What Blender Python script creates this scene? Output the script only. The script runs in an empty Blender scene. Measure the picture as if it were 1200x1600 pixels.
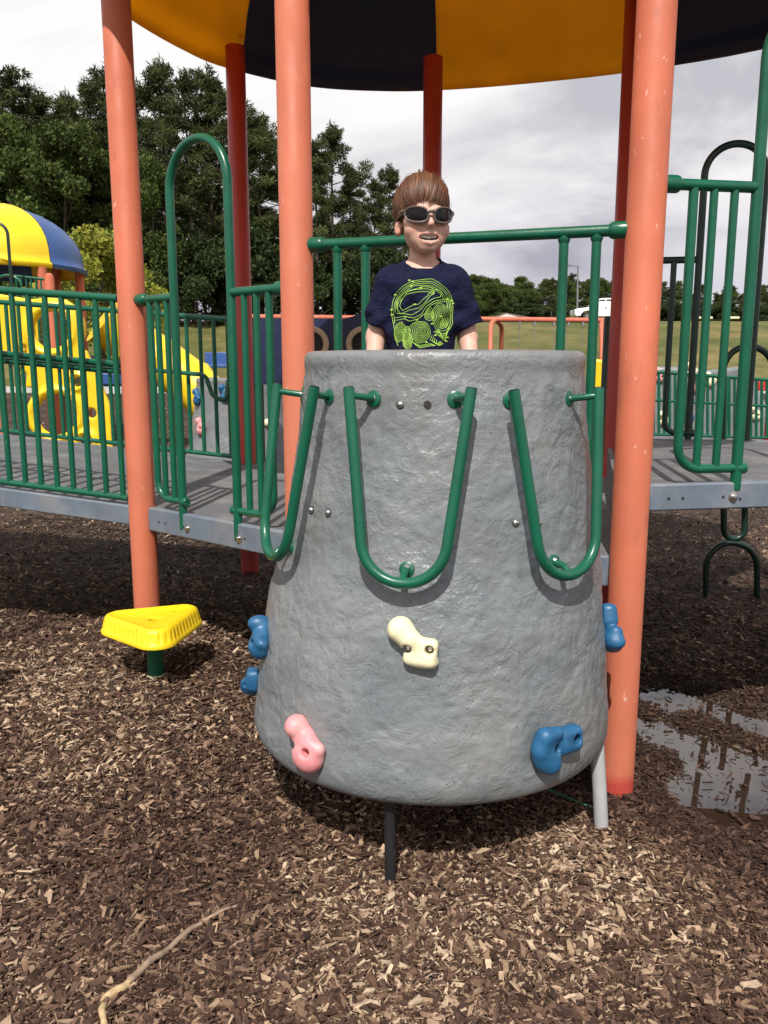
import bpy, math, random
import numpy as np
from mathutils import Vector, noise as mnoise
from mathutils.bvhtree import BVHTree
rnd = random.Random(7); rng = np.random.default_rng(7)
SC = bpy.context.scene; COL = SC.collection
# ------------------------------------------------------------------ camera, sky, sun, exposure
EYE = 1.30; FPX = 1294.0; PITCH = math.radians(10.07)
CP, SP = math.cos(PITCH), math.sin(PITCH)
cam = bpy.data.objects.new('camera', bpy.data.cameras.new('camera')); COL.objects.link(cam)
cam.location = (0, 0, EYE); cam.rotation_euler = (math.pi/2-PITCH, 0, 0)
cam.data.sensor_fit = 'VERTICAL'; cam.data.sensor_height = 36; cam.data.lens = FPX/1600*36
cam.data.clip_start = .05; cam.data.clip_end = 2000
SC.camera = cam
SUN_EL, SUN_ROT = math.radians(52), math.radians(188)
world = bpy.data.worlds.new('World'); SC.world = world; world.use_nodes = True
def sky_nodes():
    nt = world.node_tree; N = nt.nodes; L = nt.links; N.clear()
    out = N.new('ShaderNodeOutputWorld'); bg = N.new('ShaderNodeBackground'); bg.inputs[1].default_value = .1
    sky = N.new('ShaderNodeTexSky'); sky.sky_type = 'NISHITA'; sky.sun_disc = False
    sky.sun_elevation = SUN_EL; sky.sun_rotation = SUN_ROT; sky.dust_density = 2
    tc = N.new('ShaderNodeTexCoord'); sep = N.new('ShaderNodeSeparateXYZ'); L.new(tc.outputs['Generated'], sep.inputs[0])
    def mth(op, a, b=None):
        m = N.new('ShaderNodeMath'); m.operation = op
        for i, v in enumerate((a, b)):
            if v is None: continue
            if isinstance(v, (int, float)): m.inputs[i].default_value = v
            else: L.new(v, m.inputs[i])
        return m.outputs[0]
    den = mth('ADD', mth('MAXIMUM', sep.outputs[2], 0.0), .22)
    cmb = N.new('ShaderNodeCombineXYZ')
    L.new(mth('DIVIDE', sep.outputs[0], den), cmb.inputs[0]); L.new(mth('DIVIDE', sep.outputs[1], den), cmb.inputs[1])
    def nz(sc, det, rough, off):
        n = N.new('ShaderNodeTexNoise'); n.inputs['Scale'].default_value = sc; n.inputs['Detail'].default_value = det
        n.inputs['Roughness'].default_value = rough; n.inputs['Distortion'].default_value = .4
        mp = N.new('ShaderNodeMapping'); mp.inputs['Location'].default_value = off
        L.new(cmb.outputs[0], mp.inputs[0]); L.new(mp.outputs[0], n.inputs[0]); return n.outputs[0]
    def ramp(fac, stops):
        r = N.new('ShaderNodeValToRGB'); L.new(fac, r.inputs[0]); e = r.color_ramp.elements
        while len(e) < len(stops): e.new(.5)
        for el, (p, c) in zip(e, stops): el.position = p; el.color = (*c, 1)
        return r.outputs[0]
    def mix(f, a, b, mode='MIX'):
        m = N.new('ShaderNodeMix'); m.data_type = 'RGBA'; m.blend_type = mode
        if isinstance(f, (int, float)): m.inputs[0].default_value = f
        else: L.new(f, m.inputs[0])
        for i, v in ((6, a), (7, b)):
            if isinstance(v, tuple): m.inputs[i].default_value = (*v, 1)
            else: L.new(v, m.inputs[i])
        return m.outputs[2]
    cl = ramp(nz(1.1, 6, .55, (3.1, .4, 0)), [(.37, (5.6, 5.6, 6.1)), (.47, (8.4, 8.2, 8.4)), (.55, (10.0, 9.8, 9.8))])
    low = ramp(sep.outputs[2], [(.03, (.58, .60, .68)), (.12, (.78, .78, .83)), (.22, (1, 1, 1))])
    cl = mix(1.0, cl, low, 'MULTIPLY')
    gn = mth('ADD', nz(1.5, 6, .52, (4.3, 5.2, 0)), mth('SUBTRACT', mth('MULTIPLY', mth('MAXIMUM', mth('SUBTRACT', sep.outputs[2], .5), 0.0), .55), .03))   # cloud closes up towards the horizon
    gap = ramp(gn, [(.60, (0, 0, 0)), (.70, (1, 1, 1))])
    skyb = mix(1.0, sky.outputs[0], (1.6, 1.6, 1.6), 'MULTIPLY')
    L.new(mix(gap, cl, skyb), bg.inputs[0]); L.new(bg.outputs[0], out.inputs[0])
sky_nodes()
sd = bpy.data.lights.new('sun', 'SUN'); sd.energy = 5.0; sd.angle = math.radians(.5); sd.color = (1, .955, .89)
sun = bpy.data.objects.new('sun', sd); COL.objects.link(sun)
sdir = Vector((math.sin(SUN_ROT)*math.cos(SUN_EL), math.cos(SUN_ROT)*math.cos(SUN_EL), math.sin(SUN_EL)))
sun.rotation_euler = sdir.to_track_quat('Z', 'Y').to_euler(); sun.location = sdir*30
vs = SC.view_settings; vs.view_transform = 'Standard'; vs.look = 'None'; vs.exposure = 0; vs.gamma = 1
try: vs.use_curve_mapping = False
except Exception: pass

# ------------------------------------------------------------------ helpers: pixel rays (photo 1200x1600) to real places
def ray(px, py):
    u, v = px-600.0, 800.0-py
    return np.array([u, FPX*CP+v*SP, v*CP-FPX*SP])
def P(px, py, Y):
    d = ray(px, py); t = Y/d[1]; return np.array([d[0]*t, Y, EYE+d[2]*t])
def G(px, py, z=0.0):
    d = ray(px, py); t = (z-EYE)/d[2]; return np.array([d[0]*t, d[1]*t, z])
def PL(px, py, a, b):                      # hit of the ray with the vertical plane through a, b -> (t along ab, z)
    d = ray(px, py); ax, ay = a[0], a[1]; ex, ey = b[0]-ax, b[1]-ay
    k = (ax*ey-ay*ex)/(d[0]*ey-d[1]*ex)
    x, y = d[0]*k, d[1]*k; t = ((x-ax)*ex+(y-ay)*ey)/(ex*ex+ey*ey)
    return t, EYE+d[2]*k
# ------------------------------------------------------------------ helpers: materials
def mat(name, col, rough=.5, var=.12, vscale=6., bump=0., bscale=40., spec=.5, metal=0., coat=0., attr=None, col2=None, c2=(.45, .65), c2scale=3., trans=0., detail=4, bdist=.01, sheen=0):
    m = bpy.data.materials.new(name); m.use_nodes = True; nt = m.node_tree; N = nt.nodes; L = nt.links
    b = N['Principled BSDF']; b.inputs['Roughness'].default_value = rough; b.inputs['Metallic'].default_value = metal
    b.inputs['Specular IOR Level'].default_value = spec; b.inputs['Coat Weight'].default_value = coat
    if sheen: b.inputs['Sheen Weight'].default_value = sheen
    tc = N.new('ShaderNodeTexCoord')
    def nz(sc, det=detail):
        n = N.new('ShaderNodeTexNoise'); n.inputs['Scale'].default_value = sc; n.inputs['Detail'].default_value = det
        n.inputs['Roughness'].default_value = .6
        L.new(tc.outputs['Object'], n.inputs['Vector']); return n.outputs[0]
    def mx(f, a, bb, mode='MIX'):
        x = N.new('ShaderNodeMix'); x.data_type = 'RGBA'; x.blend_type = mode
        if isinstance(f, (int, float)): x.inputs[0].default_value = f
        else: L.new(f, x.inputs[0])
        for i, v in ((6, a), (7, bb)):
            if isinstance(v, tuple): x.inputs[i].default_value = (*v, 1)
            else: L.new(v, x.inputs[i])
        return x.outputs[2]
    if attr:
        at = N.new('ShaderNodeAttribute'); at.attribute_name = attr; c = at.outputs['Color']
        if col: c = mx(1.0, c, tuple(col), 'MULTIPLY')
    else:
        rg = N.new('ShaderNodeRGB'); rg.outputs[0].default_value = (*col, 1); c = rg.outputs[0]
    if col2:
        mr = N.new('ShaderNodeMapRange'); mr.inputs[1].default_value = c2[0]; mr.inputs[2].default_value = c2[1]
        L.new(nz(c2scale, 8), mr.inputs[0]); c = mx(mr.outputs[0], c, tuple(col2))
    if var:
        mr = N.new('ShaderNodeMapRange'); mr.inputs[1].default_value = .3; mr.inputs[2].default_value = .7
        mr.inputs[3].default_value = 1-var; mr.inputs[4].default_value = 1+var; L.new(nz(vscale), mr.inputs[0])
        c = mx(1.0, c, mr.outputs[0], 'MULTIPLY')
        mr2 = N.new('ShaderNodeMapRange'); mr2.inputs[1].default_value = .3; mr2.inputs[2].default_value = .7
        mr2.inputs[3].default_value = max(.02, rough*.8); mr2.inputs[4].default_value = min(1, rough*1.2); L.new(nz(vscale*2.3), mr2.inputs[0])
        L.new(mr2.outputs[0], b.inputs['Roughness'])
    L.new(c, b.inputs['Base Color'])
    if bump:
        bp = N.new('ShaderNodeBump'); bp.inputs['Strength'].default_value = bump; bp.inputs['Distance'].default_value = bdist
        L.new(nz(bscale, 6), bp.inputs['Height']); L.new(bp.outputs[0], b.inputs['Normal'])
    if trans:
        tr = N.new('ShaderNodeBsdfTranslucent'); L.new(c, tr.inputs[0]); ms = N.new('ShaderNodeMixShader'); ms.inputs[0].default_value = trans
        L.new(b.outputs[0], ms.inputs[1]); L.new(tr.outputs[0], ms.inputs[2]); L.new(ms.outputs[0], N['Material Output'].inputs[0])
    return m
MT = {}
MT['coral'] = mat('coral_paint', (.50, .136, .072), .6, .12, 3., .04, 60, spec=.35, col2=(.50, .13, .075), c2=(.55, .75), c2scale=4)
MT['red_post'] = mat('dark_red_paint', (.40, .045, .032), .45, .07, 3., .04, 60, spec=.4, col2=(.44, .07, .045), c2=(.5, .75), c2scale=4)  # darker, redder paint for the three back posts
MT['green'] = mat('green_paint', (.004, .095, .050), .3, .15, 9., .05, 90, col2=(.02, .105, .065), c2=(.64, .74), c2scale=14)
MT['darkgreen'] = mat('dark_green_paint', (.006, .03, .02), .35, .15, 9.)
MT['deck'] = mat('grey_deck', (.112, .116, .124), .7, .16, 5., .25, 160, col2=(.17, .168, .162), c2=(.5, .72), c2scale=5)
MT['fascia'] = mat('blue_grey_steel', (.125, .155, .195), .55, .15, 7., .08, 60, col2=(.19, .20, .215), c2=(.5, .66), c2scale=6)
MT['yellow'] = mat('yellow_plastic', (.82, .56, .012), .42, .06, 4., .04, 90)
MT['yellowroof'] = mat('yellow_roof_plastic', (.87, .50, .022), .5, .06, 4., .06, 140, trans=.6)
MT['navyroof'] = mat('navy_roof_plastic', (.012, .017, .062), .5, .1, 4., .06, 140)
MT['blueroof'] = mat('blue_roof_plastic', (.035, .09, .26), .4, .12, 3.)
MT['blue'] = mat('blue_plastic', (.016, .10, .215), .42, .2, 18., .25, 120, bdist=.004, col2=(.045, .15, .27), c2=(.58, .75), c2scale=22)
MT['pink'] = mat('pink_plastic', (.72, .27, .28), .5, .12, 20., .25, 120, bdist=.004, col2=(.62, .36, .34), c2=(.5, .7), c2scale=18)
MT['cream'] = mat('cream_plastic', (.78, .72, .47), .5, .08, 20., .25, 120, bdist=.004, col2=(.60, .52, .28), c2=(.60, .78), c2scale=24)
MT['bolt'] = mat('steel_bolt', (.62, .60, .57), .28, .1, 30., metal=1)
MT['hole'] = mat('dark_hole', (.02, .018, .016), .7, .1)
MT['pipew'] = mat('grey_white_pipe', (.38, .38, .375), .5, .12, 9.)
MT['pipeb'] = mat('black_pipe', (.018, .018, .02), .4, .2, 12., .2, 60)
MT['navy'] = mat('navy_panel', (.012, .02, .06), .4, .1)
MT['tan'] = mat('tan_plastic', (.5, .36, .22), .5, .1)
MT['shirt'] = mat('navy_cotton', (.0085, .0105, .034), .9, .12, 25., .7, 26, bdist=.028, spec=.15)
MT['print'] = mat('lime_print', (.38, .64, .085), .7, .1)
MT['skin'] = mat('skin', None, .55, .09, 55., .12, 500, bdist=.001, attr='Col')
MT['hair'] = mat('brown_hair', None, .5, .1, 30., attr='Col')
MT['frame'] = mat('taupe_frame', (.095, .070, .060), .35, .06)
MT['lens'] = mat('dark_lens', (.006, .004, .005), .06, 0, spec=.28)
MT['teeth'] = mat('teeth', (.58, .50, .42), .3, .05)
MT['shorts'] = mat('grey_cotton', (.1, .1, .11), .85, .1)
MT['bark'] = mat('pine_bark', (.085, .062, .048), .9, .3, 3., .6, 9, bdist=.05)
MT['pine'] = mat('pine_needles', None, .85, .25, .5, attr='Col', trans=.2, spec=.1)
MT['leaf'] = mat('broad_leaves', None, .75, .25, .5, attr='Col', trans=.3, spec=.18)
MT['stick'] = mat('dry_stick', None, .75, .2, 30., .4, 120, attr='Col', bdist=.004)
MT['chip'] = mat('wood_chips', None, .78, .22, 60., attr='Col', spec=.3)
MT['white'] = mat('white_car_paint', (.80, .80, .80), .25, .03, coat=.5)
MT['glass'] = mat('car_glass', (.015, .017, .02), .06, 0)
MT['tyre'] = mat('rubber', (.02, .02, .02), .8, .1)
MT['concrete'] = mat('pale_concrete', (.5, .49, .46), .85, .15, 5.)
MT['galv'] = mat('galvanised_pole', (.2, .2, .21), .5, .1, metal=.3)
MT['shingle'] = mat('roof_shingle', (.13, .10, .09), .9, .2, 4.)
MT['wall'] = mat('pale_siding', (.6, .58, .53), .8, .1)
MT['chain'] = mat('chain_steel', (.35, .35, .35), .4, .1, metal=.8)
MT['red'] = mat('red_plastic', (.5, .03, .03), .45, .1)
_b = MT['skin'].node_tree.nodes['Principled BSDF']; _b.inputs['Subsurface Weight'].default_value = .18; _b.inputs['Subsurface Radius'].default_value = (1, .35, .2); _b.inputs['Subsurface Scale'].default_value = .006
def rock_mat():
    m = bpy.data.materials.new('grey_rock_coating'); m.use_nodes = True; nt = m.node_tree; N = nt.nodes; L = nt.links
    b = N['Principled BSDF']; tc = N.new('ShaderNodeTexCoord')
    def nz(sc, det, rough=.6, dist=0., kind='FBM'):
        n = N.new('ShaderNodeTexNoise'); n.noise_type = kind; n.inputs['Scale'].default_value = sc; n.inputs['Detail'].default_value = det
        n.inputs['Roughness'].default_value = rough; n.inputs['Distortion'].default_value = dist
        L.new(tc.outputs['Object'], n.inputs['Vector']); return n.outputs[0]
    def ramp(f, stops):
        r = N.new('ShaderNodeValToRGB'); L.new(f, r.inputs[0]); e = r.color_ramp.elements
        while len(e) < len(stops): e.new(.5)
        for el, (p, c) in zip(e, stops): el.position = p; el.color = (*c, 1)
        return r.outputs[0]
    c = ramp(nz(4., 8, .65, .6), [(.28, (.140, .158, .170)), (.48, (.182, .198, .208)), (.70, (.232, .240, .242))])
    st = ramp(nz(2.2, 6, .6), [(.52, (1, 1, 1)), (.74, (.90, .85, .78))])
    sp = ramp(nz(150., 3), [(.30, (.45, .45, .45)), (.36, (1, 1, 1))])
    for o in (st, sp):
        x = N.new('ShaderNodeMix'); x.data_type = 'RGBA'; x.blend_type = 'MULTIPLY'; x.inputs[0].default_value = 1
        L.new(c, x.inputs[6]); L.new(o, x.inputs[7]); c = x.outputs[2]
    L.new(c, b.inputs['Base Color'])
    r = N.new('ShaderNodeMapRange'); L.new(nz(9., 4), r.inputs[0]); r.inputs[1].default_value = .3; r.inputs[2].default_value = .7
    r.inputs[3].default_value = .24; r.inputs[4].default_value = .47; L.new(r.outputs[0], b.inputs['Roughness'])
    b.inputs['Specular IOR Level'].default_value = .5
    last = None
    mk = N.new('ShaderNodeMapRange'); L.new(nz(5.5, 3, .5, 1.), mk.inputs[0]); mk.inputs[1].default_value = .38; mk.inputs[2].default_value = .62; mk.inputs[3].default_value = .06; mk.inputs[4].default_value = .6
    for sc, det, st_, ds, di in ((15., 3, .42, .014, 1.2), (60., 5, None, .007, .9), (190., 3, .3, .003, 0)):
        bp = N.new('ShaderNodeBump'); bp.inputs['Distance'].default_value = ds
        if st_: bp.inputs['Strength'].default_value = st_
        else: L.new(mk.outputs[0], bp.inputs['Strength'])
        L.new(nz(sc, det, .55, di), bp.inputs['Height'])
        if last: L.new(last, bp.inputs['Normal'])
        last = bp.outputs[0]
    L.new(last, b.inputs['Normal']); return m
MT['rock'] = rock_mat()
def scuff(m, scale, lo, hi, col, amt, stretch=(1, 1, .35)):     # worn marks in the paint
    nt = m.node_tree; N = nt.nodes; L = nt.links; b = N['Principled BSDF']; src = b.inputs['Base Color'].links[0].from_socket
    tc = N.new('ShaderNodeTexCoord'); mp = N.new('ShaderNodeMapping'); mp.inputs['Scale'].default_value = stretch; L.new(tc.outputs['Object'], mp.inputs[0])
    n = N.new('ShaderNodeTexNoise'); n.inputs['Scale'].default_value = scale; n.inputs['Detail'].default_value = 5; n.inputs['Roughness'].default_value = .65; L.new(mp.outputs[0], n.inputs[0])
    mr = N.new('ShaderNodeMapRange'); mr.inputs[1].default_value = lo; mr.inputs[2].default_value = hi; mr.inputs[4].default_value = amt; L.new(n.outputs[0], mr.inputs[0])
    x = N.new('ShaderNodeMix'); x.data_type = 'RGBA'; L.new(mr.outputs[0], x.inputs[0]); L.new(src, x.inputs[6]); x.inputs[7].default_value = (*col, 1); L.new(x.outputs[2], b.inputs['Base Color'])
scuff(MT['coral'], 13, .60, .70, (.34, .10, .07), .55); scuff(MT['coral'], 2.2, .45, .75, (.58, .20, .12), .8, (1, 1, .2)); scuff(MT['coral'], 45, .66, .71, (.68, .42, .34), .7, (1, 1, .5))
scuff(MT['green'], 40, .67, .71, (.10, .17, .13), .7); scuff(MT['green'], 7, .6, .8, (.02, .08, .05), .6)
scuff(MT['deck'], 30, .6, .66, (.06, .058, .055), .5, (1, 1, 1)); scuff(MT['deck'], 4, .5, .7, (.13, .115, .10), .6, (1, 1, 1))
scuff(MT['yellow'], 30, .66, .7, (.45, .33, .05), .6); scuff(MT['rock'], 3.1, .55, .75, (.17, .15, .125), .55, (1, 1, .5)); scuff(MT['rock'], 70, .66, .70, (.06, .06, .06), .7, (1, 1, 1))
scuff(MT['fascia'], 10, .58, .72, (.22, .21, .19), .7, (1, 1, .15))
def fade_base(m, z0, z1, col):        # unfaded paint near the buried foot of the posts (object z = world z)
    nt = m.node_tree; N = nt.nodes; L = nt.links; b = N['Principled BSDF']; src = b.inputs['Base Color'].links[0].from_socket
    tc = N.new('ShaderNodeTexCoord'); sp = N.new('ShaderNodeSeparateXYZ'); L.new(tc.outputs['Object'], sp.inputs[0])
    n = N.new('ShaderNodeTexNoise'); n.inputs['Scale'].default_value = 40; L.new(tc.outputs['Object'], n.inputs[0])
    ad = N.new('ShaderNodeMath'); ad.operation = 'MULTIPLY_ADD'; ad.inputs[1].default_value = .03; L.new(n.outputs[0], ad.inputs[0]); L.new(sp.outputs[2], ad.inputs[2])
    mr = N.new('ShaderNodeMapRange'); mr.inputs[1].default_value = z0; mr.inputs[2].default_value = z1; mr.inputs[3].default_value = 1; mr.inputs[4].default_value = 0
    L.new(ad.outputs[0], mr.inputs[0]); x = N.new('ShaderNodeMix'); x.data_type = 'RGBA'; L.new(mr.outputs[0], x.inputs[0])
    L.new(src, x.inputs[6]); x.inputs[7].default_value = (*col, 1); L.new(x.outputs[2], b.inputs['Base Color'])
fade_base(MT['coral'], -.03, .005, (.44, .06, .045))
# ------------------------------------------------------------------ helpers: objects and meshes
ORG = {}
def tag(o, label=None, cat=None, group=None, kind=None):
    if label: o['label'] = label
    if cat: o['category'] = cat
    if group: o['group'] = group
    if kind: o['kind'] = kind
    return o
def thing(name, label, cat, loc=(0, 0, 0), group=None):
    o = bpy.data.objects.new(name, None); COL.objects.link(o); o.location = loc; o.empty_display_size = .1
    ORG[o.name] = np.array(loc, float); return tag(o, label, cat, group)
def link(name, me, m, parent=None):
    o = bpy.data.objects.new(name, me); COL.objects.link(o)
    for x in (m if isinstance(m, (list, tuple)) else [m]): me.materials.append(MT[x] if isinstance(x, str) else x)
    if parent is not None: o.parent = parent; ORG[o.name] = ORG.get(parent.name, np.zeros(3))
    else: ORG[o.name] = np.zeros(3)
    return o
def org(parent): return ORG.get(parent.name, np.zeros(3)) if parent is not None else np.zeros(3)
def meshnp(name, V, F, smooth=True, col=None, mi=None, sharp=None):
    """V (n,3); F (m,k) array or list of tuples"""
    me = bpy.data.meshes.new(name)
    V = np.asarray(V, np.float32)
    if isinstance(F, np.ndarray):
        n, k = F.shape; me.vertices.add(len(V)); me.vertices.foreach_set('co', V.ravel())
        me.loops.add(n*k); me.loops.foreach_set('vertex_index', F.astype(np.int32).ravel())
        me.polygons.add(n); me.polygons.foreach_set('loop_start', np.arange(0, n*k, k, dtype=np.int32))
        me.polygons.foreach_set('loop_total', np.full(n, k, np.int32)); me.update(calc_edges=True)
    else:
        me.from_pydata(V.tolist(), [], F); me.update()
    me.polygons.foreach_set('use_smooth', np.full(len(me.polygons), bool(smooth)))
    if sharp: me.set_sharp_from_angle(angle=math.radians(sharp))
    if col is not None:
        a = me.color_attributes.new('Col', 'FLOAT_COLOR', 'POINT'); c = np.ones((len(V), 4), np.float32); c[:, :3] = col
        a.data.foreach_set('color', c.ravel())
    if mi is not None: me.polygons.foreach_set('material_index', np.asarray(mi, np.int32))
    return me
class MB:
    def __init__(s): s.v = []; s.f = []
    def add(s, V, F):
        b = len(s.v); s.v += [tuple(map(float, p)) for p in V]; s.f += [tuple(i+b for i in q) for q in F]; return s
    def box(s, c, h, R=None):
        pts = [np.array([x*h[0], y*h[1], z*h[2]]) for x in (-1, 1) for y in (-1, 1) for z in (-1, 1)]
        if R is not None: pts = [R@p for p in pts]
        return s.add([p+np.asarray(c) for p in pts], [(0, 1, 3, 2), (4, 6, 7, 5), (0, 4, 5, 1), (2, 3, 7, 6), (0, 2, 6, 4), (1, 5, 7, 3)])
    def tube(s, pts, r, seg=10, closed=False, caps=True):
        p = np.array(pts, float); n = len(p); rr = np.broadcast_to(np.asarray(r, float), (n,))
        if closed: T = np.roll(p, -1, 0)-np.roll(p, 1, 0)
        else: T = np.gradient(p, axis=0)
        T /= np.linalg.norm(T, axis=1)[:, None]+1e-12
        u = np.cross(T[0], [0, 0, 1.]); 
        if np.linalg.norm(u) < 1e-3: u = np.cross(T[0], [0, 1., 0])
        u /= np.linalg.norm(u); V = []
        for i in range(n):
            u = u-T[i]*np.dot(u, T[i]); u /= np.linalg.norm(u); w = np.cross(T[i], u)
            for k in range(seg):
                a = 2*math.pi*k/seg; V.append(p[i]+rr[i]*(u*math.cos(a)+w*math.sin(a)))
        F = []
        for i in range(n if closed else n-1):
            j = (i+1) % n
            for k in range(seg): F.append((i*seg+k, i*seg+(k+1) % seg, j*seg+(k+1) % seg, j*seg+k))
        if caps and not closed: F += [tuple(range(seg))[::-1], tuple((n-1)*seg+k for k in range(seg))]
        return s.add(V, F)
    def prism(s, poly, z0, z1):
        n = len(poly); V = [(x, y, z0) for x, y in poly]+[(x, y, z1) for x, y in poly]
        return s.add(V, [tuple(range(n))[::-1], tuple(range(n, 2*n))]+[(i, (i+1) % n, n+(i+1) % n, n+i) for i in range(n)])
    def lathe(s, c, prof, seg=20, axis=None):
        R = np.eye(3)
        if axis is not None:
            z = np.array(axis, float); z /= np.linalg.norm(z); x = np.cross([0, 0, 1.], z)
            if np.linalg.norm(x) < 1e-3: x = np.array([1., 0, 0])
            x /= np.linalg.norm(x); R = np.stack([x, np.cross(z, x), z], 1)
        V = []; F = []
        for r, z in prof:
            for k in range(seg):
                a = 2*math.pi*k/seg; V.append(R@np.array([r*math.cos(a), r*math.sin(a), z])+np.asarray(c))
        for i in range(len(prof)-1):
            for k in range(seg): F.append((i*seg+k, i*seg+(k+1) % seg, (i+1)*seg+(k+1) % seg, (i+1)*seg+k))
        F += [tuple(range(seg))[::-1], tuple((len(prof)-1)*seg+k for k in range(seg))]
        return s.add(V, F)
    def build(s, name, m, parent=None, smooth=True, sharp=40, bevel=0):
        V = np.array(s.v)-org(parent); o = link(name, meshnp(name, V, s.f, smooth, sharp=sharp), m, parent)
        if bevel:
            b = o.modifiers.new('bevel', 'BEVEL'); b.width = bevel; b.segments = 2; b.limit_method = 'ANGLE'
        return o
def fillet(pts, r, n=8):
    pts = [np.array(p, float) for p in pts]; out = [pts[0]]
    for i in range(1, len(pts)-1):
        a, b, c = pts[i-1], pts[i], pts[i+1]; u = (a-b); lu = np.linalg.norm(u); u /= lu; w = (c-b); lw = np.linalg.norm(w); w /= lw
        ang = math.acos(max(-1, min(1, float(np.dot(u, w)))))
        if ang > 3.1: out.append(b); continue
        rr = r[i-1] if isinstance(r, (list, tuple)) else r
        d = min(rr/math.tan(ang/2), lu*.499, lw*.499); rr = d*math.tan(ang/2)
        bis = (u+w)/np.linalg.norm(u+w); cc = b+bis*(rr/math.sin(ang/2)); s, e = b+u*d-cc, b+w*d-cc
        tot = math.pi-ang
        for k in range(n+1):
            t = k/n; out.append(cc+(s*math.sin((1-t)*tot)+e*math.sin(t*tot))/math.sin(tot))
    out.append(pts[-1]); return np.array(out)
def tube(name, pts, r, m, parent=None, seg=12, label=None):
    o = MB().tube(pts, r, seg).build(name, m, parent)
    if label: o['label'] = label
    return o
def copy_tree(root, loc=None, label=None, group=None):
    r = root.copy(); COL.objects.link(r)
    if loc is not None: r.location = loc
    if label: r['label'] = label
    if group: r['group'] = group
    for ch in list(root.children):
        c = ch.copy(); COL.objects.link(c); c.parent = r
        for g in list(ch.children):
            d = g.copy(); COL.objects.link(d); d.parent = c
    return r
# ---- signed distance fields to meshes (naive surface nets)
class Grid:
    def __init__(s, lo, hi, h):
        s.lo = np.array(lo, float); s.h = h; n = np.ceil((np.array(hi)-s.lo)/h).astype(int)+1
        s.X, s.Y, s.Z = np.meshgrid(*[(s.lo[i]+h*np.arange(n[i])).astype(np.float32) for i in range(3)], indexing='ij'); s.n = n
    def ell(s, c, r):
        a = [(q-np.float32(c[i]))/np.float32(r[i]) for i, q in enumerate((s.X, s.Y, s.Z))]
        k0 = np.sqrt(a[0]**2+a[1]**2+a[2]**2); k1 = np.sqrt((a[0]/r[0])**2+(a[1]/r[1])**2+(a[2]/r[2])**2)
        return k0*(k0-1)/(k1+1e-6)
    def cap(s, a, b, ra, rb=None, sy=1.):
        rb = ra if rb is None else rb; a = np.array(a, np.float32); b = np.array(b, np.float32); d = b-a
        px, py, pz = s.X-a[0], s.Y-a[1], s.Z-a[2]; t = np.clip((px*d[0]+py*d[1]+pz*d[2])/max(1e-9, float(d@d)), 0, 1)
        return np.sqrt((px-t*d[0])**2+((py-t*d[1])*sy)**2+(pz-t*d[2])**2)-(ra+(rb-ra)*t)
    def box(s, c, h, r):
        q = [np.abs(v-np.float32(c[i]))-np.float32(h[i]-r) for i, v in enumerate((s.X, s.Y, s.Z))]
        return np.sqrt(sum(np.maximum(v, 0)**2 for v in q))+np.minimum(np.maximum(np.maximum(q[0], q[1]), q[2]), 0)-r
    def mesh(s, D):
        S = D < 0; nx, ny, nz = D.shape
        cs = np.zeros((nx-1, ny-1, nz-1), np.int8)
        for i in (0, 1):
            for j in (0, 1):
                for k in (0, 1): cs += S[i:nx-1+i, j:ny-1+j, k:nz-1+k]
        idx = np.argwhere((cs > 0) & (cs < 8)); vid = np.full(cs.shape, -1, np.int64); vid[tuple(idx.T)] = np.arange(len(idx))
        acc = np.zeros((len(idx), 3)); cnt = np.zeros(len(idx)); C = [(i, j, k) for i in (0, 1) for j in (0, 1) for k in (0, 1)]
        for a in C:
            for ax in range(3):
                if a[ax]: continue
                b = list(a); b[ax] = 1; da = D[tuple((idx+a).T)].astype(float); db = D[tuple((idx+b).T)].astype(float)
                w = (da < 0) != (db < 0); t = np.where(w, da/np.where(w, da-db, 1), 0)
                p = np.repeat(np.array(a, float)[None], len(idx), 0); p[:, ax] = t; acc += p*w[:, None]; cnt += w
        V = s.lo+s.h*(idx+acc/cnt[:, None]); F = []
        for ax in range(3):
            b, c = (ax+1) % 3, (ax+2) % 3
            sl0 = [slice(1, None)]*3; sl1 = [slice(1, None)]*3
            sl0[ax] = slice(0, -1); sl0[b] = sl1[b] = slice(1, -1); sl0[c] = sl1[c] = slice(1, -1)
            A = S[tuple(sl0)]; B = S[tuple(sl1)]; e = np.argwhere(A != B); fl = A[tuple(e.T)]
            base = e.copy(); base[:, b] += 1; base[:, c] += 1
            o = lambda db, dc: vid[tuple((base-np.eye(3, dtype=int)[b]*db-np.eye(3, dtype=int)[c]*dc).T)]
            q = np.stack([o(1, 1), o(0, 1), o(0, 0), o(1, 0)], 1); q[~fl] = q[~fl][:, ::-1]; F.append(q)
        F = np.concatenate(F); return V, F[(F >= 0).all(1)]
def smin(a, b, k):
    h = np.clip(.5+.5*(b-a)/k, 0, 1); return b+(a-b)*h-k*h*(1-h)
def smax(a, b, k): return -smin(-a, -b, k)
def lap(V, F, it=1, lam=.5):
    e = np.concatenate([F[:, [0, 1]], F[:, [1, 2]], F[:, [2, 3]], F[:, [3, 0]]]); n = len(V)
    for _ in range(it):
        s = np.zeros_like(V); c = np.zeros(n)
        for d in range(3): s[:, d] = np.bincount(e[:, 0], V[e[:, 1], d], n)+np.bincount(e[:, 1], V[e[:, 0], d], n)
        c = np.bincount(e[:, 0], minlength=n)+np.bincount(e[:, 1], minlength=n); V = V+lam*(s/np.maximum(c, 1)[:, None]-V)
    return V
def rot2(a): c, s = math.cos(a), math.sin(a); return np.array([[c, -s, 0], [s, c, 0], [0, 0, 1.]])
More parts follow.
